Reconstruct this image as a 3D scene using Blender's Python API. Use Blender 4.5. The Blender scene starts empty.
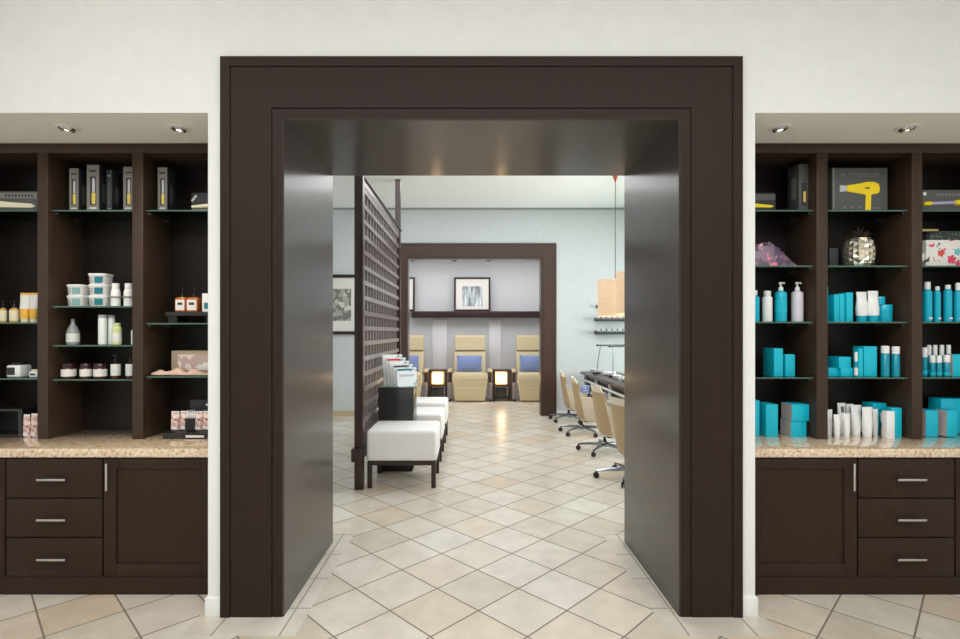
import bpy, bmesh, math, random
from mathutils import Vector, Matrix
random.seed(7)
SC = bpy.context.scene
COL = SC.collection
R = math.radians
PI = math.pi
# camera model: focal length in pixels, principal point, eye height (frame 960x639)
F, CX, CY, H = 515.0, 471.0, 332.0, 1.6
def PX(px, Y): return (px - CX) * Y / F
def PZ(py, Y): return H - (py - CY) * Y / F

# ------------------------------------------------------------------ materials
def lin(c):
    return tuple(((v/255)/12.92 if v/255 <= .04045 else ((v/255+.055)/1.055)**2.4) for v in c)
MATS = {}
def mat(name, rgb=(128,128,128), rough=.5, metal=0, coat=0, spec=.5, emit=None, estr=0, noise=None, bump=None, ior=1.5, trans=0, alpha=1):
    """rgb in 0-255 display values; noise=(scale, amount[, stretch]) varies the colour; bump=(scale, strength)"""
    if name in MATS: return MATS[name]
    m = bpy.data.materials.new(name); m.use_nodes = True
    nt = m.node_tree; b = nt.nodes['Principled BSDF']
    c = lin(rgb)
    b.inputs['Base Color'].default_value = (*c, 1)
    b.inputs['Roughness'].default_value = rough
    b.inputs['Metallic'].default_value = metal
    b.inputs['Coat Weight'].default_value = coat
    b.inputs['Coat Roughness'].default_value = .16
    b.inputs['Specular IOR Level'].default_value = spec
    b.inputs['IOR'].default_value = ior
    b.inputs['Transmission Weight'].default_value = trans
    if emit:
        b.inputs['Emission Color'].default_value = (*lin(emit), 1)
        b.inputs['Emission Strength'].default_value = estr
    tc = nt.nodes.new('ShaderNodeTexCoord')
    if noise:
        sc_, amt = noise[0], noise[1]
        st = noise[2] if len(noise) > 2 else (1, 1, 1)
        mp = nt.nodes.new('ShaderNodeMapping'); mp.inputs['Scale'].default_value = st
        nz = nt.nodes.new('ShaderNodeTexNoise'); nz.inputs['Scale'].default_value = sc_
        nz.inputs['Detail'].default_value = 5
        rp = nt.nodes.new('ShaderNodeValToRGB')
        rp.color_ramp.elements[0].position = .3; rp.color_ramp.elements[1].position = .7
        rp.color_ramp.elements[0].color = (*[v*(1-amt) for v in c], 1)
        rp.color_ramp.elements[1].color = (*[min(1, v*(1+amt)) for v in c], 1)
        L = nt.links.new
        L(tc.outputs['Object'], mp.inputs['Vector']); L(mp.outputs['Vector'], nz.inputs['Vector'])
        L(nz.outputs['Fac'], rp.inputs['Fac']); L(rp.outputs['Color'], b.inputs['Base Color'])
    if bump:
        nz2 = nt.nodes.new('ShaderNodeTexNoise'); nz2.inputs['Scale'].default_value = bump[0]
        nz2.inputs['Detail'].default_value = 3
        bp = nt.nodes.new('ShaderNodeBump'); bp.inputs['Strength'].default_value = bump[1]
        bp.inputs['Distance'].default_value = .01
        nt.links.new(tc.outputs['Object'], nz2.inputs['Vector'])
        nt.links.new(nz2.outputs['Fac'], bp.inputs['Height']); nt.links.new(bp.outputs['Normal'], b.inputs['Normal'])
    MATS[name] = m
    return m

def tile_material(name, size, cols, grout, rot, off, mortar=.011, rough=.28):
    m = bpy.data.materials.new(name); m.use_nodes = True
    nt = m.node_tree; b = nt.nodes['Principled BSDF']; L = nt.links.new
    tc = nt.nodes.new('ShaderNodeTexCoord')
    mp = nt.nodes.new('ShaderNodeMapping'); mp.vector_type = 'TEXTURE'
    mp.inputs['Location'].default_value = (off[0], off[1], 0); mp.inputs['Rotation'].default_value = (0, 0, rot)
    br = nt.nodes.new('ShaderNodeTexBrick'); br.offset = 0; br.squash = 1
    br.inputs['Scale'].default_value = 1
    br.inputs['Brick Width'].default_value = size[0]; br.inputs['Row Height'].default_value = size[1]
    br.inputs['Mortar Size'].default_value = mortar/2; br.inputs['Mortar Smooth'].default_value = .3
    br.inputs['Bias'].default_value = 0
    br.inputs['Color1'].default_value = (0, 0, 0, 1); br.inputs['Color2'].default_value = (1, 1, 1, 1)
    br.inputs['Mortar'].default_value = (.5, .5, .5, 1)
    L(tc.outputs['Object'], mp.inputs['Vector']); L(mp.outputs['Vector'], br.inputs['Vector'])
    rp = nt.nodes.new('ShaderNodeValToRGB')
    es = rp.color_ramp.elements
    n = len(cols)
    es[0].position = 0; es[0].color = (*lin(cols[0]), 1)
    es[1].position = 1; es[1].color = (*lin(cols[-1]), 1)
    for i in range(1, n-1):
        e = es.new(i/(n-1)); e.color = (*lin(cols[i]), 1)
    L(br.outputs['Color'], rp.inputs['Fac'])
    nz = nt.nodes.new('ShaderNodeTexNoise'); nz.inputs['Scale'].default_value = 5; nz.inputs['Detail'].default_value = 7
    nz.inputs['Roughness'].default_value = .65
    L(tc.outputs['Object'], nz.inputs['Vector'])
    r2 = nt.nodes.new('ShaderNodeValToRGB')
    r2.color_ramp.elements[0].position = .3; r2.color_ramp.elements[0].color = (.86, .84, .81, 1)
    r2.color_ramp.elements[1].position = .7; r2.color_ramp.elements[1].color = (1.08, 1.07, 1.05, 1)
    L(nz.outputs['Fac'], r2.inputs['Fac'])
    mx = nt.nodes.new('ShaderNodeMixRGB'); mx.blend_type = 'MULTIPLY'; mx.inputs['Fac'].default_value = 1
    L(rp.outputs['Color'], mx.inputs['Color1']); L(r2.outputs['Color'], mx.inputs['Color2'])
    m2 = nt.nodes.new('ShaderNodeMixRGB'); m2.inputs['Color2'].default_value = (*lin(grout), 1)
    L(br.outputs['Fac'], m2.inputs['Fac']); L(mx.outputs['Color'], m2.inputs['Color1'])
    L(m2.outputs['Color'], b.inputs['Base Color'])
    b.inputs['Roughness'].default_value = rough
    ro = nt.nodes.new('ShaderNodeMapRange'); ro.inputs['To Min'].default_value = rough; ro.inputs['To Max'].default_value = .8
    L(br.outputs['Fac'], ro.inputs['Value']); L(ro.outputs['Result'], b.inputs['Roughness'])
    inv = nt.nodes.new('ShaderNodeMath'); inv.operation = 'SUBTRACT'; inv.inputs[0].default_value = 1
    L(br.outputs['Fac'], inv.inputs[1])
    bp = nt.nodes.new('ShaderNodeBump'); bp.inputs['Strength'].default_value = .35; bp.inputs['Distance'].default_value = .003
    L(inv.outputs[0], bp.inputs['Height']); L(bp.outputs['Normal'], b.inputs['Normal'])
    MATS[name] = m
    return m

def granite_material(name):
    m = bpy.data.materials.new(name); m.use_nodes = True
    nt = m.node_tree; b = nt.nodes['Principled BSDF']; L = nt.links.new
    tc = nt.nodes.new('ShaderNodeTexCoord')
    v = nt.nodes.new('ShaderNodeTexVoronoi'); v.inputs['Scale'].default_value = 75
    nz = nt.nodes.new('ShaderNodeTexNoise'); nz.inputs['Scale'].default_value = 55; nz.inputs['Detail'].default_value = 6
    L(tc.outputs['Object'], v.inputs['Vector']); L(tc.outputs['Object'], nz.inputs['Vector'])
    rp = nt.nodes.new('ShaderNodeValToRGB'); es = rp.color_ramp.elements
    es[0].position = .0; es[0].color = (*lin((92, 78, 60)), 1)
    es[1].position = 1; es[1].color = (*lin((238, 226, 208)), 1)
    for p, c in ((.2, (158, 128, 96)), (.42, (214, 184, 148)), (.7, (226, 204, 174))):
        e = es.new(p); e.color = (*lin(c), 1)
    sep = nt.nodes.new('ShaderNodeSeparateColor'); L(v.outputs['Color'], sep.inputs['Color'])
    mth = nt.nodes.new('ShaderNodeMath'); mth.operation = 'MULTIPLY_ADD'; mth.inputs[1].default_value = .45; 
    mth2 = nt.nodes.new('ShaderNodeMath'); mth2.operation = 'MULTIPLY_ADD'; mth2.inputs[1].default_value = 1.3; mth2.inputs[2].default_value = -.3
    L(nz.outputs['Fac'], mth2.inputs[0]); L(sep.outputs['Red'], mth.inputs[0]); L(mth2.outputs[0], mth.inputs[2])
    L(mth.outputs[0], rp.inputs['Fac']); L(rp.outputs['Color'], b.inputs['Base Color'])
    b.inputs['Roughness'].default_value = .06; b.inputs['Coat Weight'].default_value = 1; b.inputs['Coat Roughness'].default_value = .02; b.inputs['Coat IOR'].default_value = 1.7
    MATS[name] = m
    return m

def glass_material(name, tint, edge=.25):
    m = bpy.data.materials.new(name); m.use_nodes = True
    nt = m.node_tree; nt.nodes.clear(); L = nt.links.new
    o = nt.nodes.new('ShaderNodeOutputMaterial')
    t = nt.nodes.new('ShaderNodeBsdfTransparent'); t.inputs['Color'].default_value = (*tint, 1)
    g = nt.nodes.new('ShaderNodeBsdfGlossy'); g.inputs['Roughness'].default_value = .05
    g.inputs['Color'].default_value = (.75, .95, .87, 1)
    fr = nt.nodes.new('ShaderNodeFresnel'); fr.inputs['IOR'].default_value = 1.5
    mx = nt.nodes.new('ShaderNodeMixShader')
    L(fr.outputs[0], mx.inputs[0]); L(t.outputs[0], mx.inputs[1]); L(g.outputs[0], mx.inputs[2]); L(mx.outputs[0], o.inputs[0])
    MATS[name] = m
    return m

def speckle_material(name, base, cols, scale=22):
    """irregular printed blotches of several colours over a base"""
    m = bpy.data.materials.new(name); m.use_nodes = True
    nt = m.node_tree; b = nt.nodes['Principled BSDF']; L = nt.links.new
    tc = nt.nodes.new('ShaderNodeTexCoord')
    prev = None
    for i, (c, lo) in enumerate(cols):
        mp = nt.nodes.new('ShaderNodeMapping'); mp.inputs['Location'].default_value = (i*3.7, i*1.9, i*5.1)
        nz = nt.nodes.new('ShaderNodeTexNoise'); nz.inputs['Scale'].default_value = scale; nz.inputs['Detail'].default_value = 2
        L(tc.outputs['Object'], mp.inputs['Vector']); L(mp.outputs['Vector'], nz.inputs['Vector'])
        rp = nt.nodes.new('ShaderNodeValToRGB')
        rp.color_ramp.elements[0].position = lo; rp.color_ramp.elements[1].position = lo+.04
        L(nz.outputs['Fac'], rp.inputs['Fac'])
        mx = nt.nodes.new('ShaderNodeMixRGB'); mx.inputs['Color1'].default_value = (*lin(base), 1)
        mx.inputs['Color2'].default_value = (*lin(c), 1)
        if prev: L(prev, mx.inputs['Color1'])
        L(rp.outputs['Color'], mx.inputs['Fac']); prev = mx.outputs['Color']
    L(prev, b.inputs['Base Color']); b.inputs['Roughness'].default_value = .4
    MATS[name] = m
    return m

WALL = mat('wall_plaster', (227, 227, 224), .85, bump=(60, .12), noise=(9, .02))
WALL_FAR = mat('wall_paper_pale', (203, 208, 209), .8, bump=(28, .22), noise=(14, .025))
WALL_ALC = mat('wall_alcove', (211, 212, 217), .85)
CEIL = mat('ceiling_white', (240, 242, 241), .9)
SOFFIT = mat('soffit_plaster', (238, 235, 226), .9)
BASEB = mat('white_paint', (230, 229, 224), .5)
BASEB_T = mat('tan_tile_skirting', (196, 178, 150), .5)
WOOD = mat('espresso_wood_lacquer', (54, 38, 34), .32, coat=.1, spec=.35, noise=(6, .12, (9, 9, .7)))
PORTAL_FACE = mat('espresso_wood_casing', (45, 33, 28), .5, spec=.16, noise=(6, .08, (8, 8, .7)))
PORTAL_BK = mat('espresso_wood_casing_lit', (74, 55, 47), .42, spec=.35, noise=(6, .08, (8, 8, .7)))  # same wood as the near casing, its different lighting painted in as lighter colour
PORTAL_LIN = mat('espresso_wood_polished', (44, 32, 27), .4, coat=.55, spec=.5, noise=(6, .1, (8, 8, .6)))
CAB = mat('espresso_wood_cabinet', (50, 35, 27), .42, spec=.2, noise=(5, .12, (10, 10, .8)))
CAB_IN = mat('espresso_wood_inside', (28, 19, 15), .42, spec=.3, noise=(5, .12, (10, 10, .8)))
CAB_FR = mat('espresso_wood_divider', (64, 48, 38), .4, spec=.35, noise=(5, .1, (10, 10, .8)))
GRANITE = granite_material('granite_speckled')
GLASS = glass_material('shelf_glass', (.62, .82, .74))
GLASS_EDGE = mat('glass_edge_green', (70, 100, 88), .15)
CLEAR = glass_material('clear_plastic', (.82, .86, .86))
WINGLASS = glass_material('window_glass', (.95, .97, .96))
CHROME = mat('brushed_nickel', (205, 203, 198), .25, metal=1)
STEEL = mat('polished_aluminium', (150, 158, 170), .18, metal=1)
BLACK = mat('black_plastic', (24, 23, 23), .35)
BLACK_M = mat('black_satin_board', (34, 32, 31), .3, coat=.3)
CHAR = mat('charcoal_card', (82, 84, 82), .45)
CHAR_D = mat('dark_charcoal_card', (44, 45, 47), .45)
GREY_P = mat('pale_grey_card', (126, 122, 116), .45)
YEL = mat('bright_yellow', (246, 214, 20), .35)
YEL_S = mat('soft_yellow', (226, 200, 92), .4)
CREAM_T = mat('cream_plastic', (238, 228, 196), .35)
SILVER = mat('silver_print', (190, 192, 196), .3)
WHITE = mat('white_plastic', (238, 238, 236), .35)
WHITE_P = mat('white_paper_label', (230, 227, 222), .6)
LILAC = mat('pale_lilac_plastic', (222, 215, 224), .35)
TEAL = mat('turquoise_card', (10, 188, 212), .4)
TEAL_B = mat('turquoise_plastic', (14, 178, 206), .25)
TEAL_D = mat('deep_teal_plastic', (8, 142, 164), .25)
TEAL_L = mat('teal_label', (24, 118, 132), .4)
PINKEND = mat('pale_pink_card', (206, 188, 186), .5)
AMBER = mat('amber_glass', (176, 92, 30), .12, coat=.5)
AMBER_D = mat('dark_amber_glass', (84, 28, 18), .12, coat=.5)
AMBER_Y = mat('golden_lotion', (206, 170, 92), .2)
ORANGE = mat('orange_yellow_tube', (240, 184, 70), .35)
GREENP = mat('pale_green_lotion', (212, 218, 158), .3)
INK = mat('dark_print', (52, 52, 54), .5)
TAN = mat('tan_card', (178, 156, 132), .55)
PINKC = mat('blush_cloth', (216, 186, 168), .8, noise=(20, .12))
PACKP = speckle_material('blush_packet', (200, 160, 152), [((236, 214, 204), .5), ((120, 78, 74), .62)], 60)
FLORAL = speckle_material('floral_print', (236, 232, 226), [((226, 84, 110), .6), ((60, 70, 70), .64), ((96, 190, 196), .66), ((216, 60, 50), .68)], 18)
MESHPINK = speckle_material('plum_netting_pink_flower', (128, 106, 126), [((96, 76, 100), .48), ((236, 130, 150), .62), ((250, 180, 176), .68)], 16)
PHOTO_STILL = speckle_material('grey_still_life_print', (168, 168, 160), [((120, 120, 116), .5), ((214, 212, 204), .6), ((60, 60, 60), .68)], 7)
PHOTO_HAND = speckle_material('pink_hand_print', (196, 168, 160), [((230, 214, 204), .48), ((120, 96, 92), .64)], 14)
CREAM_L = mat('cream_leather', (210, 194, 156), .45, bump=(40, .08))
CREAM_C = mat('pale_cream_upholstery', (218, 206, 184), .42, bump=(60, .06))
TAN_C = mat('tan_upholstery_back', (184, 158, 122), .45, bump=(60, .06))
CREAM_B = mat('ivory_vinyl', (236, 233, 230), .38, bump=(12, .1))
BLUE = mat('periwinkle_fabric', (128, 144, 192), .85, noise=(90, .1))
BLUEW = speckle_material('blue_white_pattern', (112, 138, 200), [((224, 228, 238), .52)], 24)
GREYV = mat('grey_vinyl', (128, 122, 122), .45)
LAMPGLOW = mat('lantern_paper', (250, 226, 176), .7, emit=(255, 206, 128), estr=1.7)
SHADE = mat('veneer_shade', (206, 184, 158), .6, emit=(255, 205, 155), estr=.26, noise=(5, .08, (1, 1, 14)))
BULB = mat('halogen_bulb', (255, 250, 240), .3, emit=(255, 244, 224), estr=9)
COPPER = mat('copper', (190, 92, 64), .3, metal=.8)
CORD = mat('grey_cord', (88, 76, 70), .6)
RED = mat('red_print', (206, 40, 48), .5)
MAGW = speckle_material('magazine_cover', (228, 230, 232), [((150, 172, 180), .56), ((110, 110, 118), .64)], 14)
GOLD = mat('pale_gold_metal', (214, 196, 150), .18, metal=1)
LEAF = mat('dark_bronze_leaf', (70, 62, 50), .4, metal=.5)
WOODL = mat('light_wood', (196, 168, 116), .5)
POLISH = [mat('polish_%s' % n, c, .2) for n, c in (('rose', (176, 110, 112)), ('plum', (120, 70, 86)), ('blush', (206, 160, 156)), ('slate', (110, 124, 136)), ('silver', (176, 182, 190)))]
AMBG = glass_material('unused_tint', (.9, .9, .9))
MATS.pop('unused_tint')
bpy.data.materials.remove(AMBG)

# ------------------------------------------------------------------ mesh builder
class MB:
    def __init__(self): self.bm = bmesh.new()
    def _xf(self, vs, rot, c):
        M = Matrix.Translation(Vector(c)) @ (rot.to_4x4() if rot is not None else Matrix.Identity(4))
        for v in vs: v.co = M @ v.co
    def box(self, c, s, bevel=0, rot=None, seg=2):
        r = bmesh.ops.create_cube(self.bm, size=1)
        vs = r['verts']
        for v in vs: v.co = Vector((v.co.x*s[0], v.co.y*s[1], v.co.z*s[2]))
        if bevel:
            es = list({e for v in vs for e in v.link_edges})
            r2 = bmesh.ops.bevel(self.bm, geom=es, offset=bevel, segments=seg, profile=.5, affect='EDGES')
            vs = list({v for f in r2['faces'] for v in f.verts} | {v for v in vs if v.is_valid})
        self._xf(vs, rot, c)
        return self
    def b(self, x0, x1, y0, y1, z0, z1, bevel=0):
        return self.box(((x0+x1)/2, (y0+y1)/2, (z0+z1)/2), (abs(x1-x0), abs(y1-y0), abs(z1-z0)), bevel)
    def lathe(self, prof, c=(0, 0, 0), seg=20, sx=1, sy=1, rot=None, cap=True):
        rings = []; allv = []
        for r, z in prof:
            if r < 1e-6:
                ring = [self.bm.verts.new((0, 0, z))]
            else:
                ring = [self.bm.verts.new((r*sx*math.cos(2*PI*i/seg), r*sy*math.sin(2*PI*i/seg), z)) for i in range(seg)]
            rings.append(ring); allv += ring
        for a, d in zip(rings, rings[1:]):
            for i in range(seg):
                j = (i+1) % seg
                if len(a) == 1 and len(d) == 1: continue
                if len(a) == 1: self.bm.faces.new((a[0], d[j], d[i]))
                elif len(d) == 1: self.bm.faces.new((a[i], a[j], d[0]))
                else: self.bm.faces.new((a[i], a[j], d[j], d[i]))
        if cap and len(rings[0]) > 1: self.bm.faces.new(list(reversed(rings[0])))
        if cap and len(rings[-1]) > 1: self.bm.faces.new(rings[-1])
        self._xf(allv, rot, c)
        return self
    def tube(self, pts, r, seg=10):
        pts = [Vector(p) for p in pts]; rings = []
        for k, p in enumerate(pts):
            t = (pts[min(k+1, len(pts)-1)] - pts[max(k-1, 0)]).normalized()
            a = Vector((0, 0, 1)) if abs(t.z) < .9 else Vector((1, 0, 0))
            u = t.cross(a).normalized(); w = t.cross(u)
            rr = r[k] if isinstance(r, (list, tuple)) else r
            rings.append([self.bm.verts.new(p + rr*(u*math.cos(2*PI*i/seg) + w*math.sin(2*PI*i/seg))) for i in range(seg)])
        for a, d in zip(rings, rings[1:]):
            for i in range(seg):
                j = (i+1) % seg
                self.bm.faces.new((a[i], a[j], d[j], d[i]))
        self.bm.faces.new(list(reversed(rings[0]))); self.bm.faces.new(rings[-1])
        return self
    def prism(self, poly, a0, a1, axis='y'):
        """extrude a 2-D polygon along an axis: 'y' poly=(x,z); 'x' poly=(y,z); 'z' poly=(x,y)"""
        def P(p, t):
            return {'y': (p[0], t, p[1]), 'x': (t, p[0], p[1]), 'z': (p[0], p[1], t)}[axis]
        A = [self.bm.verts.new(P(p, a0)) for p in poly]; B = [self.bm.verts.new(P(p, a1)) for p in poly]
        n = len(poly)
        for i in range(n):
            j = (i+1) % n
            self.bm.faces.new((A[i], A[j], B[j], B[i]))
        self.bm.faces.new(list(reversed(A))); self.bm.faces.new(B)
        return self
    def loft(self, secs, cap=True):
        rings = [[self.bm.verts.new(p) for p in s] for s in secs]; n = len(rings[0])
        for a, d in zip(rings, rings[1:]):
            for i in range(n):
                j = (i+1) % n
                self.bm.faces.new((a[i], a[j], d[j], d[i]))
        if cap:
            self.bm.faces.new(list(reversed(rings[0]))); self.bm.faces.new(rings[-1])
        return self
    def build(self, name, m, parent=None, smooth=True, sub=0, loc=None, rz=0):
        bmesh.ops.recalc_face_normals(self.bm, faces=self.bm.faces)
        me = bpy.data.meshes.new(name); self.bm.to_mesh(me); self.bm.free()
        me.materials.append(m)
        if smooth:
            me.polygons.foreach_set('use_smooth', [True]*len(me.polygons))
            me.set_sharp_from_angle(angle=R(38))
        o = bpy.data.objects.new(name, me); COL.objects.link(o)
        if parent: o.parent = parent
        if loc: o.location = loc
        o.rotation_euler.z = rz
        if sub:
            s = o.modifiers.new('subsurf', 'SUBSURF'); s.levels = sub; s.render_levels = sub
        return o

def thing(name, label, cat, loc=(0, 0, 0), rz=0, group=None):
    o = bpy.data.objects.new(name, None); COL.objects.link(o)
    o.empty_display_size = .1
    o.location = loc; o.rotation_euler = (0, 0, rz)
    o['label'] = label; o['category'] = cat
    if group: o['group'] = group
    return o
def tag(o, label, cat, group=None):
    o['label'] = label; o['category'] = cat
    if group: o['group'] = group
    return o
def struct(o):
    o['kind'] = 'structure'; return o
def copy_tree(o, parent=None):
    c = o.copy(); COL.objects.link(c)
    if parent: c.parent = parent
    for ch in list(o.children): copy_tree(ch, c)
    return c
def dup(root, loc, rz, label, group=None):
    c = copy_tree(root); c.location = loc; c.rotation_euler.z = rz; c['label'] = label
    if group: c['group'] = group
    return c
def lettering(text, size, m, parent, loc, name='lettering', depth=.0006, width=None):
    cu = bpy.data.curves.new('txt', 'FONT'); cu.body = text; cu.size = size; cu.align_x = 'CENTER'; cu.extrude = depth
    t = bpy.data.objects.new('txt', cu)
    COL.objects.link(t)
    bpy.context.view_layer.update()
    me = bpy.data.meshes.new_from_object(t.evaluated_get(bpy.context.evaluated_depsgraph_get()))
    bpy.data.objects.remove(t); bpy.data.curves.remove(cu)
    me.materials.clear(); me.materials.append(m)
    o = bpy.data.objects.new(name, me); COL.objects.link(o); o.parent = parent
    o.location = loc; o.rotation_euler = (R(90), 0, 0)
    if width:
        w = max(v.co.x for v in me.vertices) - min(v.co.x for v in me.vertices)
        o.scale.x = width / w
    return o

def rrect(w, d, r, n=4, z=0):
    """rounded rectangle section, points at height z"""
    pts = []
    for cx, cy, a0 in ((w/2-r, d/2-r, 0), (-w/2+r, d/2-r, 90), (-w/2+r, -d/2+r, 180), (w/2-r, -d/2+r, 270)):
        for k in range(n+1):
            a = R(a0 + 90*k/n); pts.append((cx+r*math.cos(a), cy+r*math.sin(a), z))
    return pts

# ------------------------------------------------------------------ the setting
XL, XR = -5.0, 5.0
ZC = 3.97                                   # ceiling height
WF, WB = 2.91, 3.89                         # front and rear face of the thick dividing wall
RL, RR = -1.486, 1.605                      # inner edges of the two cabinet recesses
ZS = 2.843                                  # recess soffit height
PXL, PXR, PZT, PD = -1.404, 1.521, 3.143, .353   # portal outer left, right, top and casing width
QXL, QXR, QZT, QD = -1.50, 1.629, 3.295, .30     # second portal
QY, QB = 9.84, 10.02
AY = 12.9                                   # alcove rear wall

TILE = .359
tile_cols = [(194, 184, 168), (212, 206, 195), (204, 197, 184), (216, 212, 203), (205, 189, 168), (208, 204, 196)]
TILES = tile_material('floor_tiles_diagonal', (TILE, TILE), tile_cols, (124, 112, 98), R(45), (.55, 3.465))
TILEB = tile_material('floor_tiles_border', (.36, .36), [(202, 195, 183), (209, 204, 194)], (150, 141, 130), 0, (.07, 2.62))
struct(MB().b(XL, XR, -5, 13.1, -.1, 0).build('floor', TILES, smooth=False))
# straight tile border that wraps the feet of the portal
bo = .125
for k, (x0, x1) in enumerate(((PXL-bo, PXL+PD+bo), (PXR-PD-bo, PXR+bo))):
    struct(MB().b(x0, x1, 2.88-.17, WB+.03+.17, -.02, .0015).build('trim_%d' % (k+1), TILEB, smooth=False))

# dividing wall: band above, two piers, recess rear and side closings
w = MB()
w.b(XL, RL, WF, WB, ZS, ZC).b(RL, PXL+.02, WF, WB, ZS, ZC).b(PXR-.02, RR, WF, WB, ZS, ZC).b(RR, XR, WF, WB, ZS, ZC)
w.b(PXL+.02, PXR-.02, WF, WB, PZT-.02, ZC)
w.b(RL, PXL+.02, WF, WB, 0, ZS).b(PXR-.02, RR, WF, WB, 0, ZS)
w.b(XL, RL, 3.73, WB, 0, ZS).b(RR, XR, 3.73, WB, 0, ZS)
struct(w.build('wall_front', WALL, smooth=False))
struct(MB().b(XL, RL, WF+.001, 3.73, ZS-.004, ZS+.001).build('trim_3', SOFFIT, smooth=False))
struct(MB().b(RR, XR, WF+.001, 3.73, ZS-.004, ZS+.001).build('trim_4', SOFFIT, smooth=False))
struct(MB().b(RL-.012, PXL+.002, WF-.014, WF+.22, 0, .105, .004).build('baseboard_left', BASEB))
struct(MB().b(PXR-.002, RR+.012, WF-.014, WF+.22, 0, .105, .004).build('baseboard_right', BASEB))
struct(MB().b(XL-.1, XL, -5, WF, 0, ZC).build('wall_left', WALL, smooth=False))
struct(MB().b(XR, XR+.1, -5, WF, 0, ZC).build('wall_right', WALL, smooth=False))
struct(MB().b(XL, XR, -2.2, WF, ZC, ZC+.1).build('ceiling', CEIL, smooth=False))

# far room
FL, FR = -4.5, 4.6
struct(MB().b(FL, FR, WB, AY+.2, ZC, ZC+.1).build('ceiling.001', CEIL, smooth=False))
struct(MB().b(FL-.1, FL, WB, AY+.2, 0, ZC).build('wall_far_left', WALL_FAR, smooth=False))
wr = MB(); wins = [(5.0, 6.4), (6.7, 8.1), (8.3, 9.7)]
wr.b(FR, FR+.15, WB, AY, 0, .4).b(FR, FR+.15, WB, AY, 3.2, ZC)
ys = [WB] + [v for p in wins for v in p] + [AY]
for a, c in zip(ys[::2], ys[1::2]): wr.b(FR, FR+.15, a, c, .4, 3.2)
struct(wr.build('wall_far_right', WALL_FAR, smooth=False))
for k, (a, c) in enumerate(wins):
    fr = MB()
    for y0, y1, z0, z1 in ((a, a+.05, .4, 3.2), (c-.05, c, .4, 3.2), (a+.05, c-.05, .4, .45), (a+.05, c-.05, 3.15, 3.2), (a+.05, c-.05, 1.78, 1.82)):
        fr.b(FR+.03, FR+.09, y0, y1, z0, z1)
    wf = struct(fr.build('window_%d' % (k+1), BASEB, smooth=False))
    MB().b(FR+.055, FR+.062, a+.05, c-.05, .45, 3.15).build('pane', WINGLASS, wf, smooth=False)
bw = MB()
bw.b(FL, QXL+.02, QY, QB, 0, ZC).b(QXR-.02, FR, QY, QB, 0, ZC).b(QXL+.02, QXR-.02, QY, QB, QZT-.02, ZC)
struct(bw.build('wall_back', WALL_FAR, smooth=False))
struct(MB().b(FL, QXL, QY-.012, QY, 0, .1).build('baseboard_back', BASEB_T, smooth=False))
struct(MB().b(QXR, FR, QY-.012, QY, 0, .1).build('baseboard_back_right', BASEB, smooth=False))
struct(MB().b(FL, FR, QY-.02, QY, ZC-.035, ZC).build('trim_5', mat('painted_crease_shade', (150, 154, 152), .7), smooth=False))  # grey strip painting in the shade of the wall and ceiling crease
# alcove behind the second portal
al = MB()
al.b(-3.2, 3.2, AY, AY+.1, 0, 3.5).b(-3.3, -3.2, QB, AY, 0, 3.5).b(3.2, 3.3, QB, AY, 0, 3.5)
struct(al.build('wall_alcove', WALL_ALC, smooth=False))
struct(MB().b(-3.2, 3.2, QB, AY, 3.46, 3.5).build('ceiling_alcove', CEIL, smooth=False))
for k, (x0, x1) in enumerate(((432.5, 447), (489, 501))):
    struct(MB().b(PX(x0, AY), PX(x1, AY), AY-.04, AY, 0, 1.9, .004).build('trim_%d' % (k+6), mat('alcove_panel', (228, 226, 232), .7)))

def u_frame(prof, xl, xr, zt):
    """a profile of (inset from the outer edge, y) swept up, across and down a portal, mitred"""
    bm = MB(); rows = []
    for d, y in prof:
        rows.append([bm.bm.verts.new(p) for p in ((xl+d, y, 0), (xl+d, y, zt-d), (xr-d, y, zt-d), (xr-d, y, 0))])
    for a, c in zip(rows, rows[1:]):
        for i in range(3): bm.bm.faces.new((a[i], a[i+1], c[i+1], c[i]))
    return bm
def casing_profile(y0, y1, D):
    k = D/.353
    return [(.0, y1), (.0, y0), (.054*k, y0), (.055*k, y0+.008), (.060*k, y0+.008), (.061*k, y0+.004),
            (.286*k, y0+.004), (.287*k, y0+.012), (.293*k, y0+.012), (.294*k, y0+.006), (D-.007, y0+.008)]
d1 = thing('door_1', 'wide dark wood portal lining the thick wall', 'portal'); del d1['label'], d1['category']; struct(d1)
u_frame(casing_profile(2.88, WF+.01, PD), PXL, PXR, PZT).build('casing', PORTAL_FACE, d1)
u_frame([(PD-.007, 2.888), (PD, 2.896), (PD, WB+.03), (.0, WB+.03), (.0, WB)], PXL, PXR, PZT).build('jamb_lining', PORTAL_LIN, d1)
d2 = thing('door_2', 'x', 'portal'); del d2['label'], d2['category']; struct(d2)
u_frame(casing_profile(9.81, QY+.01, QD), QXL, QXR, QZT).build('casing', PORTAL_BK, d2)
u_frame([(QD-.007, 9.818), (QD, 9.826), (QD, QB+.03), (.0, QB+.03), (.0, QB)], QXL, QXR, QZT).build('jamb_lining', PORTAL_LIN, d2)

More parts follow.
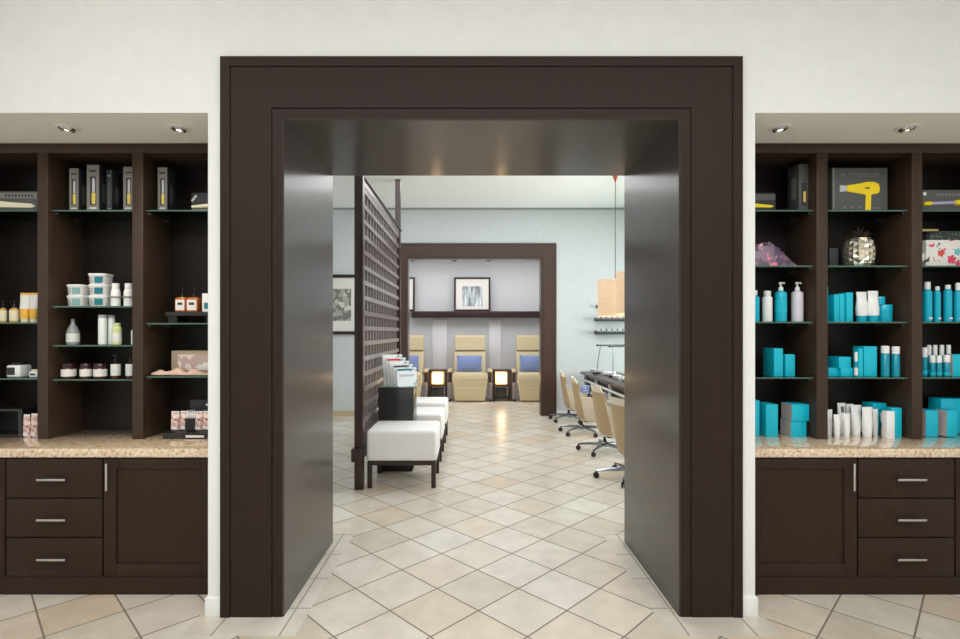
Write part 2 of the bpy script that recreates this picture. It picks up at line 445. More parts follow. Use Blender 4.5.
# ------------------------------------------------------------------ built-in cabinets
YF = 3.125                                   # drawer fronts
def bar_handle(parent, x, z, length, vertical=False):
    m = MB(); y = YF-.038
    if vertical:
        m.box((x, y, z), (.014, .011, length), .003)
        for s in (-1, 1): m.b(x-.004, x+.004, y, YF, z+s*length*.36-.004, z+s*length*.36+.004)
    else:
        m.box((x, y, z), (length, .011, .014), .003)
        for s in (-1, 1): m.b(x+s*length*.36-.004, x+s*length*.36+.004, y, YF, z-.004, z+.004)
    return m.build('handle', CHROME, parent)
def base_body(t, x0, x1):
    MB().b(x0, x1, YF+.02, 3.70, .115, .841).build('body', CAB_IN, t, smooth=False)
    MB().b(x0, x1, YF+.012, 3.5, 0, .113).build('toe_kick', CAB, t, smooth=False)
def drawer_unit(x0, x1, label):
    t = thing('drawer_cabinet', label, 'cabinet', group='built-in base cabinets'); base_body(t, x0, x1)
    for z0, z1 in ((.595, .832), (.356, .588), (.119, .349)):
        d = MB().b(x0+.005, x1-.005, YF, YF+.019, z0, z1, .0025).build('drawer', CAB, t)
        bar_handle(d, (x0+x1)/2 + (.012 if x0 < 0 else .002), (z0+z1)/2, .175)
    return t
def door_unit(x0, x1, label, hside):
    t = thing('door_cabinet', label, 'cabinet', group='built-in base cabinets'); base_body(t, x0, x1)
    a, c, z0, z1 = x0+.005, x1-.005, .119, .832; s = .075
    m = MB()
    m.b(a, a+s, YF, YF+.019, z0, z1, .002).b(c-s, c, YF, YF+.019, z0, z1, .002)
    m.b(a+s, c-s, YF, YF+.019, z0, z0+s, .002).b(a+s, c-s, YF, YF+.019, z1-s*.85, z1, .002)
    d = m.build('door', CAB, t)
    MB().b(a+s-.004, c-s+.004, YF+.011, YF+.018, z0+s-.004, z1-s*.85+.004).build('panel', CAB, d, smooth=False)
    bar_handle(d, a+.044 if hside < 0 else c-.044, .728, .165, True)
    return t
drawer_unit(-2.825, -2.234, 'dark wood three-drawer base cabinet left of the portal under the granite counter')
door_unit(-2.234, -1.555, 'dark wood base cabinet with one door, nearest the portal on its left', -1)
door_unit(-3.53, -2.825, 'dark wood base cabinet whose edge shows at the far left of the photo', 1)
door_unit(1.672, 2.346, 'dark wood base cabinet with one door, nearest the portal on its right', 1)
drawer_unit(2.346, 2.938, 'dark wood three-drawer base cabinet right of the portal under the granite counter')
door_unit(2.938, 3.64, 'dark wood base cabinet whose edge shows at the far right of the photo', -1)
MBx = MB().b(-1.555, RL, YF+.02, 3.5, 0, .841).build('trim_8', CAB, smooth=False); struct(MBx)
MBx = MB().b(RR, 1.672, YF+.02, 3.5, 0, .841).build('trim_9', CAB, smooth=False); struct(MBx)
CT = .896                                    # counter top height
tag(MB().b(-3.6, RL-.001, 3.108, 3.729, .8415, CT, .006).build('countertop', GRANITE), 'speckled beige granite countertop on the left base cabinets', 'countertop')
tag(MB().b(RR+.001, 3.7, 3.108, 3.729, .8415, CT, .006).build('countertop', GRANITE), 'speckled beige granite countertop on the right base cabinets, under the turquoise boxes', 'countertop')

# open shelving above the counters
UF, UB = 3.38, 3.70
ST = .010                                    # glass thickness
def shelving(label, divs, ends, levels):
    t = thing('shelving_unit', label, 'shelving')
    xs = []
    for x0, x1 in divs:
        MB().b(x0, x1, UF, UB, CT+.001, 2.80, .002).build('divider', CAB_FR, t)
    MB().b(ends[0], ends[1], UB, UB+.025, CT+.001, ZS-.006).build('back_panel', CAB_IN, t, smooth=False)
    MB().b(ends[0], ends[1], UF-.004, UB, 2.775, ZS-.006, .002).build('cornice', CAB_FR, t)
    for (x0, x1), zs in levels:
        # pegs and rows of peg holes
        h = MB()
        for xx, s in ((x0, 1), (x1, -1)):
            for k in range(36):
                for yy in (UF+.045, UB-.05):
                    h.box((xx+s*.0008, yy, .98+k*.048), (.002, .007, .007))
        h.build('peg_holes', BLACK, t, smooth=False)
        for z in zs:
            s = MB().b(x0+.003, x1-.003, UF+.03, UB-.004, z-ST, z).build('shelf', GLASS, t, smooth=False)
            MB().b(x0+.003, x1-.003, UF+.029, UF+.0305, z-ST, z).build('polished_edge', GLASS_EDGE, s, smooth=False)
            for xx, sg in ((x0, 1), (x1, -1)):
                for yy in (UF+.06, UB-.05):
                    MB().lathe([(.008, 0), (.008, .014), (.011, .016), (.011, .020)], (xx, yy, z-ST-.0095), 10, rot=Matrix.Rotation(sg*PI/2, 3, 'Y')).build('shelf_pin', CHROME, s)
    return t
Z_TOP = 2.408
LB1 = [Z_TOP, 1.664, 1.294]; LB2 = [Z_TOP, 1.772, 1.514, 1.288]; LB3 = [Z_TOP, 1.660, 1.308]
shelving('dark wood shelving with glass shelves, left of the portal',
         [(-3.48, -3.408), (-2.846, -2.776), (-2.224, -2.152), (-1.58, RL-.001)], (-3.48, RL-.001),
         [((-3.408, -2.846), LB1), ((-2.776, -2.224), LB2), ((-2.152, -1.58), LB3)])
RB = [Z_TOP, 2.04, 1.668, 1.300]
shelving('dark wood shelving with glass shelves, right of the portal, full of turquoise products',
         [(RR+.001, 1.70), (2.268, 2.342), (2.893, 2.963), (3.53, 3.6)], (RR+.001, 3.6),
         [((1.70, 2.268), RB), ((2.342, 2.893), RB), ((2.963, 3.53), RB)])

# recessed halogen downlights in the two soffits
def downlight(px, label, tilt):
    x = PX(px, 3.12)
    t = thing('recessed_downlight', label, 'ceiling light', (x, 3.12, ZS-.004), group='recessed downlights in the soffits')
    MB().lathe([(.045, .0), (.062, .0), (.064, -.004), (.06, -.009), (.044, -.010)], seg=28, cap=False).build('trim_ring', BASEB, t)
    b = MB().lathe([(.043, -.001), (.040, -.016), (.030, -.022), (.02, -.012), (.018, -.006)], seg=24, rot=Matrix.Rotation(tilt, 3, 'Y')).build('reflector', CHROME, t)
    MB().lathe([(0, -.018), (.013, -.016), (.017, -.009), (.012, -.004), (0, -.003)], seg=16, rot=Matrix.Rotation(tilt, 3, 'Y')).build('bulb', BULB, t)
    return x
dl = [(67, 'recessed downlight over the left shelving, farther from the portal', .18), (179, 'recessed downlight over the left shelving, nearer the portal', .1),
      (780, 'recessed downlight over the right shelving, nearer the portal', -.1), (907, 'recessed downlight over the right shelving, farther from the portal', -.18)]
DLX = [downlight(*a) for a in dl]

# ------------------------------------------------------------------ lattice screen
LX = -1.138
t = thing('lattice_screen', 'tall dark wood lattice screen with square openings behind the ivory benches', 'screen', (LX, 5.25, 0))
m = MB().b(-.043, .043, -.04, .04, 0, ZC-.001, .003); m.build('post', WOOD, t)
m = MB().b(-.04, .04, 2.74, 2.82, 0, ZC-.001, .003); m.build('post', WOOD, t)
MB().b(-.068, .036, -.075, .045, .29, .42, .004).build('base_block', WOOD, t)
LAT = mat('espresso_wood_lattice_sheen', (92, 75, 72), .42, coat=.5, spec=1, ior=1.9, noise=(5, .1, (8, 8, 1)))  # post wood made paler, painting in the grazing reflection on the bars
m = MB()
n = 17; dz = (3.08-.36)/n
for k in range(n+1): m.b(-.040, .022, .04, 2.74, .36+k*dz-.024, .36+k*dz+.024)
ny = 16
for k in range(1, ny): m.b(-.043, .010, .04+k*2.70/ny-.02, .04+k*2.70/ny+.02, .36, 3.08)
m.build('lattice', LAT, t, smooth=False)
MB().b(-.024, .024, .038, 2.9, 3.10, 3.19, .002).build('top_rail', LAT, t)
MB().b(-.034, .044, .038, 2.92, 3.19, 3.215, .002).build('cap_rail', WOOD, t)
MB().b(-.024, .024, .038, 2.74, .29, .35, .002).build('bottom_rail', LAT, t)

# three benches
def make_bench(y0, label):
    t = thing('upholstered_bench', label, 'bench', (-.712, y0+.31, 0), group='ivory benches along the lattice screen')
    m = MB().box((0, 0, .4335), (.722, .62, .317), .035, seg=4)
    c = m.build('cushion', CREAM_B, t)
    for v in c.data.vertices:
        if v.co.z > .56: v.co.z += .022*max(0, 1-(v.co.x/.37)**2)*max(0, 1-(v.co.y/.31)**2)
    MB().tube([(-.335, -.305, .56), (.335, -.305, .56)], .004).build('piping', CREAM_B, t)
    m = MB()
    m.b(-.35, .35, -.3, -.26, .235, .274).b(-.35, .35, .26, .3, .235, .274).b(-.35, -.31, -.26, .26, .235, .274).b(.31, .35, -.26, .26, .235, .274)
    m.build('frame', WOOD, t, smooth=False)
    for sx in (-1, 1):
        for sy in (-1, 1): MB().b(sx*.35, sx*.305, sy*.3, sy*.255, 0, .236, .002).build('leg', WOOD, t)
    return t
bench = make_bench(5.26, 'ivory cushioned bench nearest the camera, in front of the black magazine cabinet')
dup(bench, (-.712, 6.64, 0), 0, 'middle ivory cushioned bench, just behind the black magazine cabinet')
dup(bench, (-.712, 7.71, 0), 0, 'ivory cushioned bench farthest from the camera, near the recliners')

# black cabinet with a tiered magazine rack on it
t = thing('magazine_cabinet', 'black box cabinet standing between two ivory benches, magazines on top', 'cabinet', (-.862, 6.085, 0))
MB().b(-.2, .2, -.185, .185, .03, .94, .003).build('body', BLACK_M, t)
MB().b(-.205, .205, -.19, .19, .942, .96, .003).build('top', BLACK_M, t)
MB().b(-.19, .19, -.17, .17, 0, .03).build('plinth', BLACK, t, smooth=False)
RK = (-.93, 6.17, .9605); ra = R(34)
t = thing('magazine_rack', 'clear tiered rack holding magazines on the black cabinet', 'rack', RK, 0)
MB().b(-.12, .275, -.262, .08, 0, .006).build('base', CLEAR, t, smooth=False)
RZ = Matrix.Rotation(ra, 3, 'Z'); STEPS = [Vector((.047*k, -.036*k, .155-.037*k)) for k in range(5)]
for k in range(5):
    q = STEPS[k]
    MB().box((q.x, q.y, .006+q.z/2-.002), (.25, .03, q.z-.002), rot=RZ).build('tier', WHITE, t, smooth=False)
names = ['white magazine at the back of the rack, highest of five', 'white magazine second from the back of the rack', 'magazine with a red blot in the middle of the rack',
         'grey and white magazine second from the front of the rack', 'magazine at the front of the rack, lowest of five']
for k in range(5):
    t = thing('magazine', names[k], 'magazine', Vector(RK)+STEPS[k]+Vector((0, 0, .0045)), ra, 'magazines in the tiered rack')
    rot = Matrix.Rotation(R(-8), 3, 'X'); hh = .21
    def sheet(nm, x0, x1, z0, z1, off, th, mt):
        n_ = rot @ Vector((0, -1, 0)); c_ = rot @ Vector(((x0+x1)/2, 0, (z0+z1)/2))
        MB().box(c_+n_*off+Vector((0, .004, .001)), (x1-x0, th, z1-z0), rot=rot).build(nm, mt, t, smooth=False)
    sheet('pages', -.13, .13, 0, hh, 0, .006, WHITE_P); sheet('cover', -.129, .129, .001, hh-.001, .0034, .0008, MAGW)
    sheet('title_print', -.12, .06, hh-.035, hh-.012, .0041, .0008, (WHITE, RED, WHITE, INK, TEAL_L)[k])
    if k in (1, 2): sheet('red_print', -.02, .05, hh*.45, hh*.7, .0041, .0008, RED)
    sheet('dark_print', -.10, .10, hh*.5, hh*.62, .004, .0006, (SILVER, SILVER, SILVER, GREY_P, SILVER)[k])

# ------------------------------------------------------------------ recliners in the alcove
def make_recliner(x, label):
    t = thing('recliner_chair', label, 'recliner', (x, 12.15, 0), group='cream recliners in the alcove')
    g = .375
    def slab(name, prof, w, mt, ww=None):
        m = MB(); m.prism(prof, -w, w, 'x'); o = m.build(name, mt, t)
        bv = o.modifiers.new('bevel', 'BEVEL'); bv.width = .025; bv.segments = 3; bv.limit_method = 'ANGLE'
        return o
    slab('headrest', [(.36, 1.13), (.38, 1.12), (.47, 1.5), (.42, 1.53), (.33, 1.49), (.27, 1.16)], g-.01, CREAM_L)
    slab('backrest', [(.10, .56), (.22, .54), (.42, 1.12), (.30, 1.14), (.08, .66)], g, CREAM_L)
    slab('seat_cushion', [(-.36, .52), (.12, .52), (.12, .66), (-.30, .665), (-.37, .62)], g-.005, CREAM_L)
    # legrest hangs from the seat front, three padded segments, narrowing to the floor
    lr = MB(); secs = []
    for z, w_, y in ((.655, .385, -.37), (.60, .40, -.405), (.50, .398, -.41), (.485, .392, -.40), (.47, .395, -.41), (.36, .375, -.415), (.345, .366, -.402), (.33, .37, -.415), (.20, .355, -.42), (.06, .345, -.42), (.03, .335, -.41)):
        secs.append([(-w_, y, z), (w_, y, z), (w_, y+.11, z), (-w_, y+.11, z)])
    lr.loft(secs)
    o = lr.build('legrest', CREAM_L, t); bv = o.modifiers.new('bevel', 'BEVEL'); bv.width = .02; bv.segments = 3; bv.limit_method = 'ANGLE'; bv.angle_limit = R(50)
    for s in (-1, 1):
        MB().box((s*.47, .0, .70), (.10, .62, .055), .02, seg=3).build('armrest', CREAM_L, t)
        m = MB().prism([(-.30, .0), (.34, .0), (.30, .10), (.26, .672), (-.27, .672), (-.24, .3)], s*.435, s*.50, 'x'); m.build('side_frame', WOOD, t, smooth=False)
        MB().box((s*.468, -.33, .24), (.10, .05, .40), .02, seg=3).build('side_pad', GREYV, t)
        MB().lathe([(.05, -.018), (.05, .018)], (s*.468, -.31, .05), 16, rot=Matrix.Rotation(PI/2, 3, 'Y')).build('foot', BLACK, t)
    return t
rc = make_recliner(-.025, 'cream leather recliner in the middle of the alcove, between the two lanterns')
dup(rc, (1.465, 12.15, 0), 0, 'cream leather recliner at the right, partly behind the far portal')
dup(rc, (-1.515, 12.15, 0), 0, 'cream leather recliner at the left, partly behind the magazines')
def pillow(name, x, y, z, w, h, tilt, m, label, rz=0, group='blue cushions on the recliners'):
    mb = MB(); bm = mb.bm; N = 8
    for side in (-1, 1):
        vs = [[bm.verts.new((w*(i/N-.5)*(1-.05*math.sin(PI*j/N)), side*.075*(max(0, math.sin(PI*i/N)*math.sin(PI*j/N)))**.5, h*(j/N)*1.0)) for j in range(N+1)] for i in range(N+1)]
        for i in range(N):
            for j in range(N): bm.faces.new((vs[i][j], vs[i+1][j], vs[i+1][j+1], vs[i][j+1]))
    bmesh.ops.remove_doubles(bm, verts=bm.verts, dist=.0005)
    o = mb.build(name, m, None); o.location = (x, y, z); o.rotation_euler = (tilt, 0, rz)
    tag(o, label, 'cushion', group)
    return o
for x, lb in ((-.025, 'blue cushion on the middle recliner'), (1.465, 'blue cushion on the right recliner beside the far portal'), (-1.515, 'blue cushion on the left recliner behind the magazines')):
    pillow('lumbar_cushion', x-.015, 12.14, .675, .60, .38, R(-16), BLUE, lb)
# side tables with lanterns
def make_table(x, w, label):
    t = thing('side_table', label, 'table', (x, 12.1, 0), group='dark side tables between the recliners')
    MB().b(-w/2, w/2, -.22, .22, .69, .72, .003).build('tabletop', WOOD, t)
    for sx in (-1, 1):
        for sy in (-1, 1): MB().b(sx*w/2, sx*(w/2-.045), sy*.22, sy*.175, 0, .69, .002).build('leg', WOOD, t)
    MB().b(-w/2+.02, w/2-.02, -.2, .2, .335, .36, .002).build('middle_shelf', WOOD, t)
    MB().b(-w/2+.02, w/2-.02, -.2, .2, .05, .08, .002).build('bottom_shelf', WOOD, t)
    return t
st = make_table(-.77, .42, 'dark open side table with a glowing lantern, left of the middle recliner')
dup(st, (.72, 12.1, 0), 0, 'dark open side table with a glowing lantern, right of the middle recliner')
def make_lantern(x, label):
    t = thing('lantern', label, 'lamp', (x, 12.06, .3605), group='glowing lanterns on the side tables')
    MB().box((0, 0, .165), (.27, .26, .27), .01).build('paper_shade', LAMPGLOW, t)
    MB().b(-.12, .12, -.115, .115, 0, .03).build('base', WOOD, t, smooth=False)
    for sx in (-1, 1):
        for sy in (-1, 1): MB().b(sx*.143, sx*.131, sy*.138, sy*.126, 0, .31).build('corner_post', WOOD, t, smooth=False)
    return t
ln = make_lantern(-.775, 'glowing paper lantern on the table left of the middle recliner')
dup(ln, (.70, 12.06, .3605), 0, 'glowing paper lantern on the table right of the middle recliner')
for px, lb in ((-.77, 'dark box on the lower shelf of the left side table'), (.70, 'dark box on the lower shelf of the right side table')):
    t = thing('storage_box', lb, 'box', (px, 12.05, .0805), group='dark boxes under the lanterns')
    MB().b(-.13, .13, -.12, .12, 0, .19, .006).build('body', BLACK_M, t)
    MB().b(-.135, .135, -.125, .125, .191, .215, .004).build('lid', BLACK, t)
for px_, lb in ((412.5, 'small dark ceiling spotlight above the left ledge picture'), (454.5, 'small dark ceiling spotlight above the left edge of the print of folds'), (488.5, 'small dark ceiling spotlight above the right edge of the print of folds')):
    t = thing('ceiling_spotlight', lb, 'spotlight', (PX(px_, 12.3), 12.3, 3.4595), group='spotlights in the alcove ceiling')
    MB().lathe([(0, 0), (.035, 0), (.035, -.02), (.012, -.025), (.012, -.06), (0, -.06)], seg=14).build('mount', BLACK, t)
    MB().lathe([(0, -.06), (.045, -.07), (.05, -.17), (.04, -.17), (0, -.14)], seg=16).build('head', BLACK, t)
# ledge with two framed pictures
LZ0, LZ1, LY = PZ(317.5, 12.65), PZ(311.2, 12.65), 12.65
t = tag(MB().b(PX(411.5, LY), 1.9, LY, AY-.001, LZ0, LZ1, .004).build('picture_ledge', WOOD), 'long dark wood ledge on the alcove wall holding framed pictures', 'ledge')
def picture(name, label, x0, x1, z0, z1, y, fw, photo, win, lean=0, photo_mat=None, group=None):
    t = thing(name, label, 'picture', ((x0+x1)/2, y, z0), group=group)
    w, h = x1-x0, z1-z0; m = MB()
    m.b(-w/2, -w/2+fw, -.02, .02, 0, h).b(w/2-fw, w/2, -.02, .02, 0, h).b(-w/2+fw, w/2-fw, -.02, .02, 0, fw).b(-w/2+fw, w/2-fw, -.02, .02, h-fw, h)
    m.build('frame', WOOD, t, smooth=False)
    MB().b(-w/2+fw, w/2-fw, -.004, .012, fw, h-fw).build('mat_board', WHITE_P, t, smooth=False)
    a, c, d, e = win
    MB().b(a, c, -.006, -.003, d, e).build('print', photo_mat, t, smooth=False)
    t.rotation_euler.x = lean
    return t
FOLD = mat('grey_blue_folds_print', (176, 184, 204), .5, noise=(5, .95, (3.2, 1, .5)))
picture('framed_picture', 'dark framed print of grey folds leaning on the ledge above the middle recliner', PX(454, 12.72), PX(490.5, 12.72), LZ1+.002, PZ(277, 12.72), 12.735, .045, None, (-.25, .25, .12, .62), R(-3), FOLD, 'framed pictures on the ledge')
picture('framed_picture', 'dark framed picture on the ledge whose right edge shows beside the lattice post', PX(378, 12.72), PX(414.7, 12.72), LZ1+.002, PZ(277, 12.72), 12.735, .045, None, (-.25, .25, .12, .62), R(-3), FOLD, 'framed pictures on the ledge')
picture('framed_picture', 'dark framed grey still-life photograph on the wall left of the lattice screen', PX(318, 9.8), PX(362, 9.8), PZ(334.5, 9.8), PZ(274.5, 9.8), 9.818, .062, None, (-.235, .21, .26, .87), 0, PHOTO_STILL)

# ------------------------------------------------------------------ manicure side
def make_salon_chair(x, y, rz, label):
    t = thing('swivel_chair', label, 'chair', (x, y, 0), rz, 'cream swivel chairs at the manicure table')
    # tub shell: back towards -x, open to +x
    SX = .15; SZ = .21; sq = lambda v: math.copysign(abs(v)**.72, v)
    m = MB(); secs = []; N = 22
    for k in range(N+1):
        th = R(180 + 128*(2*k/N-1)); a = abs(2*k/N-1)
        u_ = min(1, max(0, (a-.27)/.30)); hgt = .68 - .34*u_*u_*(3-2*u_) - .05*max(0, a-.57)
        ex = 1.0
        sec = []
        for r, z in ((.15, .0), (.235, .03), (.268, .11), (.275, hgt*.55+.02), (.285, hgt-.015), (.277, hgt), (.262, hgt-.012), (.25, hgt*.55+.02), (.238, .13), (.15, .07)):
            lean = -.09*(z/.68)
            sec.append((r*sq(math.cos(th))*.86+lean+.02, r*sq(math.sin(th))*.95, SZ+z))
        secs.append(sec)
    secs = [[(p[0]+SX, p[1], p[2]) for p in q] for q in secs]
    m.loft(secs); m.build('shell', CREAM_C, t)
    m = MB(); rows = []
    for k in range(6, N-5):
        th = R(180 + 128*(2*k/N-1)); row = []
        for r, z in ((.242, .04), (.2715, .11), (.2785, .394), (.2865, .60)):
            e = .003 if 6 < k < N-6 else -.002
            row.append(m.bm.verts.new(((r+e)*sq(math.cos(th))*.86-.09*(z/.68)+.02+SX, (r+e)*sq(math.sin(th))*.95, SZ+z)))
        rows.append(row)
    for p, q in zip(rows, rows[1:]):
        for j in range(3): m.bm.faces.new((p[j], q[j], q[j+1], p[j+1]))
    m.build('back_panel', TAN_C, t)
    s = MB().loft([[(p[0]+.06+SX, p[1], p[2]) for p in rrect(.40*f, .42*f, .12*f, 5, z)] for z, f in ((.23, .78), (.26, .95), (.36, 1.03), (.405, 1.0), (.42, .9))])
    s.build('seat', CREAM_C, t)
    MB().lathe([(.05, .0), (.05, .03)], (0.08, 0, .19), 16).build('seat_plate', BLACK, t)
    MB().lathe([(.03, .1), (.03, .15), (.02, .15), (.02, .2)], seg=14).build('column', BLACK, t)
    MB().lathe([(.0, .075), (.05, .08), (.055, .11), (.035, .135), (0, .135)], seg=16).build('hub', STEEL, t)
    for k in range(5):
        a = R(156+72*k); L = .35
        ca, sa = math.cos(a), math.sin(a)
        lg = MB().tube([(ca*.04, sa*.04, .105), (ca*.2, sa*.2, .10), (ca*L, sa*L, .082)], [.024, .019, .014], 8).build('leg', STEEL, t)
        ax = Matrix.Rotation(a, 3, 'Z')
        c = MB()
        for sd in (-1, 1):
            c.lathe([(.014, -.008), (.030, -.007), (.032, 0), (.030, .007), (.014, .008)], Vector((ca*L, sa*L, .0325)) + ax @ Vector((0, sd*.014, 0)), 16, rot=ax @ Matrix.Rotation(PI/2, 3, 'X'))
        c.lathe([(.008, .03), (.008, .085)], (ca*L, sa*L, 0), 8)
        c.build('caster', BLACK, lg)
    return t
ch = make_salon_chair(1.785, 6.87, R(4), 'cream swivel chair second from the camera, right behind the one the portal cuts off')
dup(ch, (1.72, 5.60, 0), R(16), 'cream swivel chair nearest the camera, mostly cut off by the portal edge', 'cream swivel chairs at the manicure table')
dup(ch, (1.745, 8.12, 0), R(-6), 'cream swivel chair third from the camera along the manicure table')
dup(ch, (1.76, 9.28, 0), R(-8), 'cream swivel chair farthest from the camera, nearest the far portal leg')
pillow('seat_cushion', 2.06, 6.80, .425, .34, .26, R(-40), BLUEW, 'blue and white patterned cushion on the second swivel chair', R(-75), 'cushions on the swivel chairs')
pillow('seat_cushion', 2.03, 8.14, .425, .32, .24, R(-25), BLUEW, 'blue and white cushion on the third swivel chair', R(-80), 'cushions on the swivel chairs')
pillow('seat_cushion', 1.99, 9.18, .425, .32, .24, R(-20), BLUEW, 'blue and white cushion on the farthest swivel chair', R(-80), 'cushions on the swivel chairs')
# manicure table
TX0, TX1, TY0, TY1, TZ = 2.06, 2.72, 5.3, 9.7, .86
t = thing('manicure_table', 'long dark-topped manicure table running beside the cream swivel chairs', 'table', (2.39, 7.5, 0))
MB().b(TX0-2.39, TX1-2.39, TY0-7.5, TY1-7.5, TZ-.045, TZ, .004).build('tabletop', WOOD, t)
for k in range(6):
    y = TY0+.06+k*(TY1-TY0-.12)/5-7.5
    f = MB().b(-.27, -.23, y-.02, y+.02, 0, TZ-.046).b(.23, .27, y-.02, y+.02, 0, TZ-.046).b(-.23, .23, y-.015, y+.015, .58, .62).b(-.23, .23, y-.015, y+.015, .06, .10)
    f.build('trestle', WHITE, t, smooth=False)
for zz in (.52, .70): MB().b(-.30, -.275, TY0-7.44, TY1-7.56, zz, zz+.03).build('rail', WHITE, t, smooth=False)
MB().b(-.225, -.205, TY0-7.44, TY1-7.56, .3, TZ-.046).build('modesty_panel', BLACK, t, smooth=False)
def desk_lamp(x, y, dx, label):
    t = thing('desk_lamp', label, 'lamp', (x, y, TZ+.0005), group='slim lamps on the manicure table')
    MB().lathe([(.0, 0), (.075, 0), (.075, .02), (.06, .03), (0, .032)], seg=20).build('base', BLACK, t)
    MB().tube([(0, 0, .03), (dx*.5, 0, .3), (dx, 0, .50)], .007).build('stem', STEEL, t)
    MB().box((dx+.17, 0, .505), (.46, .05, .03), .008).build('lamp_head', STEEL, t)
    MB().b(dx-.02, dx+.36, -.02, .02, .486, .4895).build('diffuser', WHITE, t, smooth=False)
    for q in (-.06, .4): MB().b(dx+q-.012, dx+q+.012, -.027, .027, .488, .522, .003).build('end_cap', BLACK, t)
    return t
desk_lamp(2.22, 9.1, .07, 'slim desk lamp at the far end of the manicure table, leaning stem')
desk_lamp(2.33, 8.45, .0, 'slim desk lamp with upright stem, nearer on the manicure table')
for k, (x, y, lb) in enumerate(((2.2, 8.75, 'white rolled towel on the manicure table between the two lamps'), (2.22, 7.75, 'white rolled towel on the near part of the manicure table'))):
    t = thing('rolled_towel', lb, 'towel', (x+.15, y, TZ+.0005), 0, 'towels on the manicure table')
    m = MB().lathe([(0, -.11), (.03, -.11), (.036, -.1), (.036, .1), (.03, .11), (0, .11)], (0, 0, .036), 18, rot=Matrix.Rotation(PI/2, 3, 'Y')); m.build('roll', mat('white_terry', (206, 208, 208), .95, bump=(200, .3)), t)
for k, (x, y, lb) in enumerate(((2.16, 9.4, 'small white dish at the far end of the manicure table'), (2.2, 8.05, 'small white dish in the middle of the manicure table'))):
    tag(MB().lathe([(0, 0), (.05, 0), (.075, .05), (.07, .055), (.045, .01), (0, .01)], (x+.12, y+.15, TZ+.0005), 20).build('dish', WHITE), lb, 'dish', 'dishes on the manicure table')
# polish shelves on the rear wall
for zpx, lb, nm in ((320.2, 'dark wall shelf of pink nail polish, just under the pendant shades', 'upper'), (333.2, 'dark wall shelf of grey nail polish, below the pink row', 'lower')):
    z = PZ(zpx, 9.75); x0 = PX(596, 9.7)
    t = thing('wall_shelf', lb, 'shelf', (x0+.55, QY-.001, z), group='polish shelves on the rear wall')
    MB().b(-.55, .55, -.13, 0, -.018, .0).build('board', BLACK, t, smooth=False)
    MB().b(-.55, .55, -.13, -.124, .0, .03).build('lip', CHAR, t, smooth=False)
    for e in (-.546, .546): MB().b(e-.004, e+.004, -.13, 0, 0, .05).build('end_bracket', BLACK, t, smooth=False)
    for k in range(11):
        ci = [0, 1, 2, 0, 2, 1, 0, 2, 0, 1, 2][k] if nm == 'upper' else [3, 4, 3, 3, 4, 4, 3, 4, 3, 3, 4][k]
        cn = ['rose', 'plum', 'blush', 'slate', 'silver'][ci]
        b = thing('nail_polish', 'small %s nail polish bottle on the %s rear wall shelf' % (cn, nm), 'nail polish', (x0+.06+k*.052, QY-.07, z+.0005), 0, '%s polish on the %s wall shelf' % (cn, nm))
        MB().lathe([(0, 0), (.02, 0), (.021, .01), (.021, .035), (.009, .042), (0, .042)], seg=10).build('bottle', POLISH[ci], b)
        MB().lathe([(.009, .0425), (.008, .085), (0, .086)], seg=8).build('cap', BLACK if k % 2 else WHITE, b)
x0 = PX(597, 9.8)
tag(MB().lathe([(.0, 0), (.012, 0), (.012, .04), (.028, .045), (.03, .06), (0, .066)], (x0, QY-.0005, PZ(306.5, 9.8)), 14, rot=Matrix.Rotation(PI/2, 3, 'X')).build('wall_hook', BLACK), 'small dark round hook on the rear wall left of the pendant', 'hook')
# pendants
def pendant(x, y, label):
    t = thing('pendant_lamp', label, 'pendant lamp', (x, y, ZC-.0005), group='veneer drum pendants over the manicure table')
    r, z0, z1 = .255, 1.836-ZC, 2.367-ZC
    MB().lathe([(.0, 0), (.06, 0), (.055, -.03), (.02, -.12), (.008, -.16), (0, -.16)], seg=18).build('canopy', COPPER, t)
    MB().tube([(0, 0, -.15), (0, 0, z1-.05)], .006, 8).build('cord', CORD, t)
    MB().lathe([(r, z0), (r, z1), (r-.006, z1), (r-.006, z0), (r, z0)], seg=40, cap=False).build('shade', SHADE, t)
    m = MB()
    for k in range(3):
        a = 2*PI*k/3; m.tube([(0, 0, z1-.05), (.248*math.cos(a), .248*math.sin(a), z1-.05)], .004, 6)
    m.build('spider', STEEL, t)
    MB().lathe([(0, z1-.20), (.03, z1-.185), (.035, z1-.15), (.018, z1-.1), (.018, z1-.05), (0, z1-.05)], seg=14).build('bulb', BULB, t)
    return t
pendant(2.13, 7.6, 'tan drum pendant lamp farther back, fully clear of the portal edge')
pendant(2.13, 6.61, 'tan drum pendant lamp nearer the camera, half hidden by the portal edge')

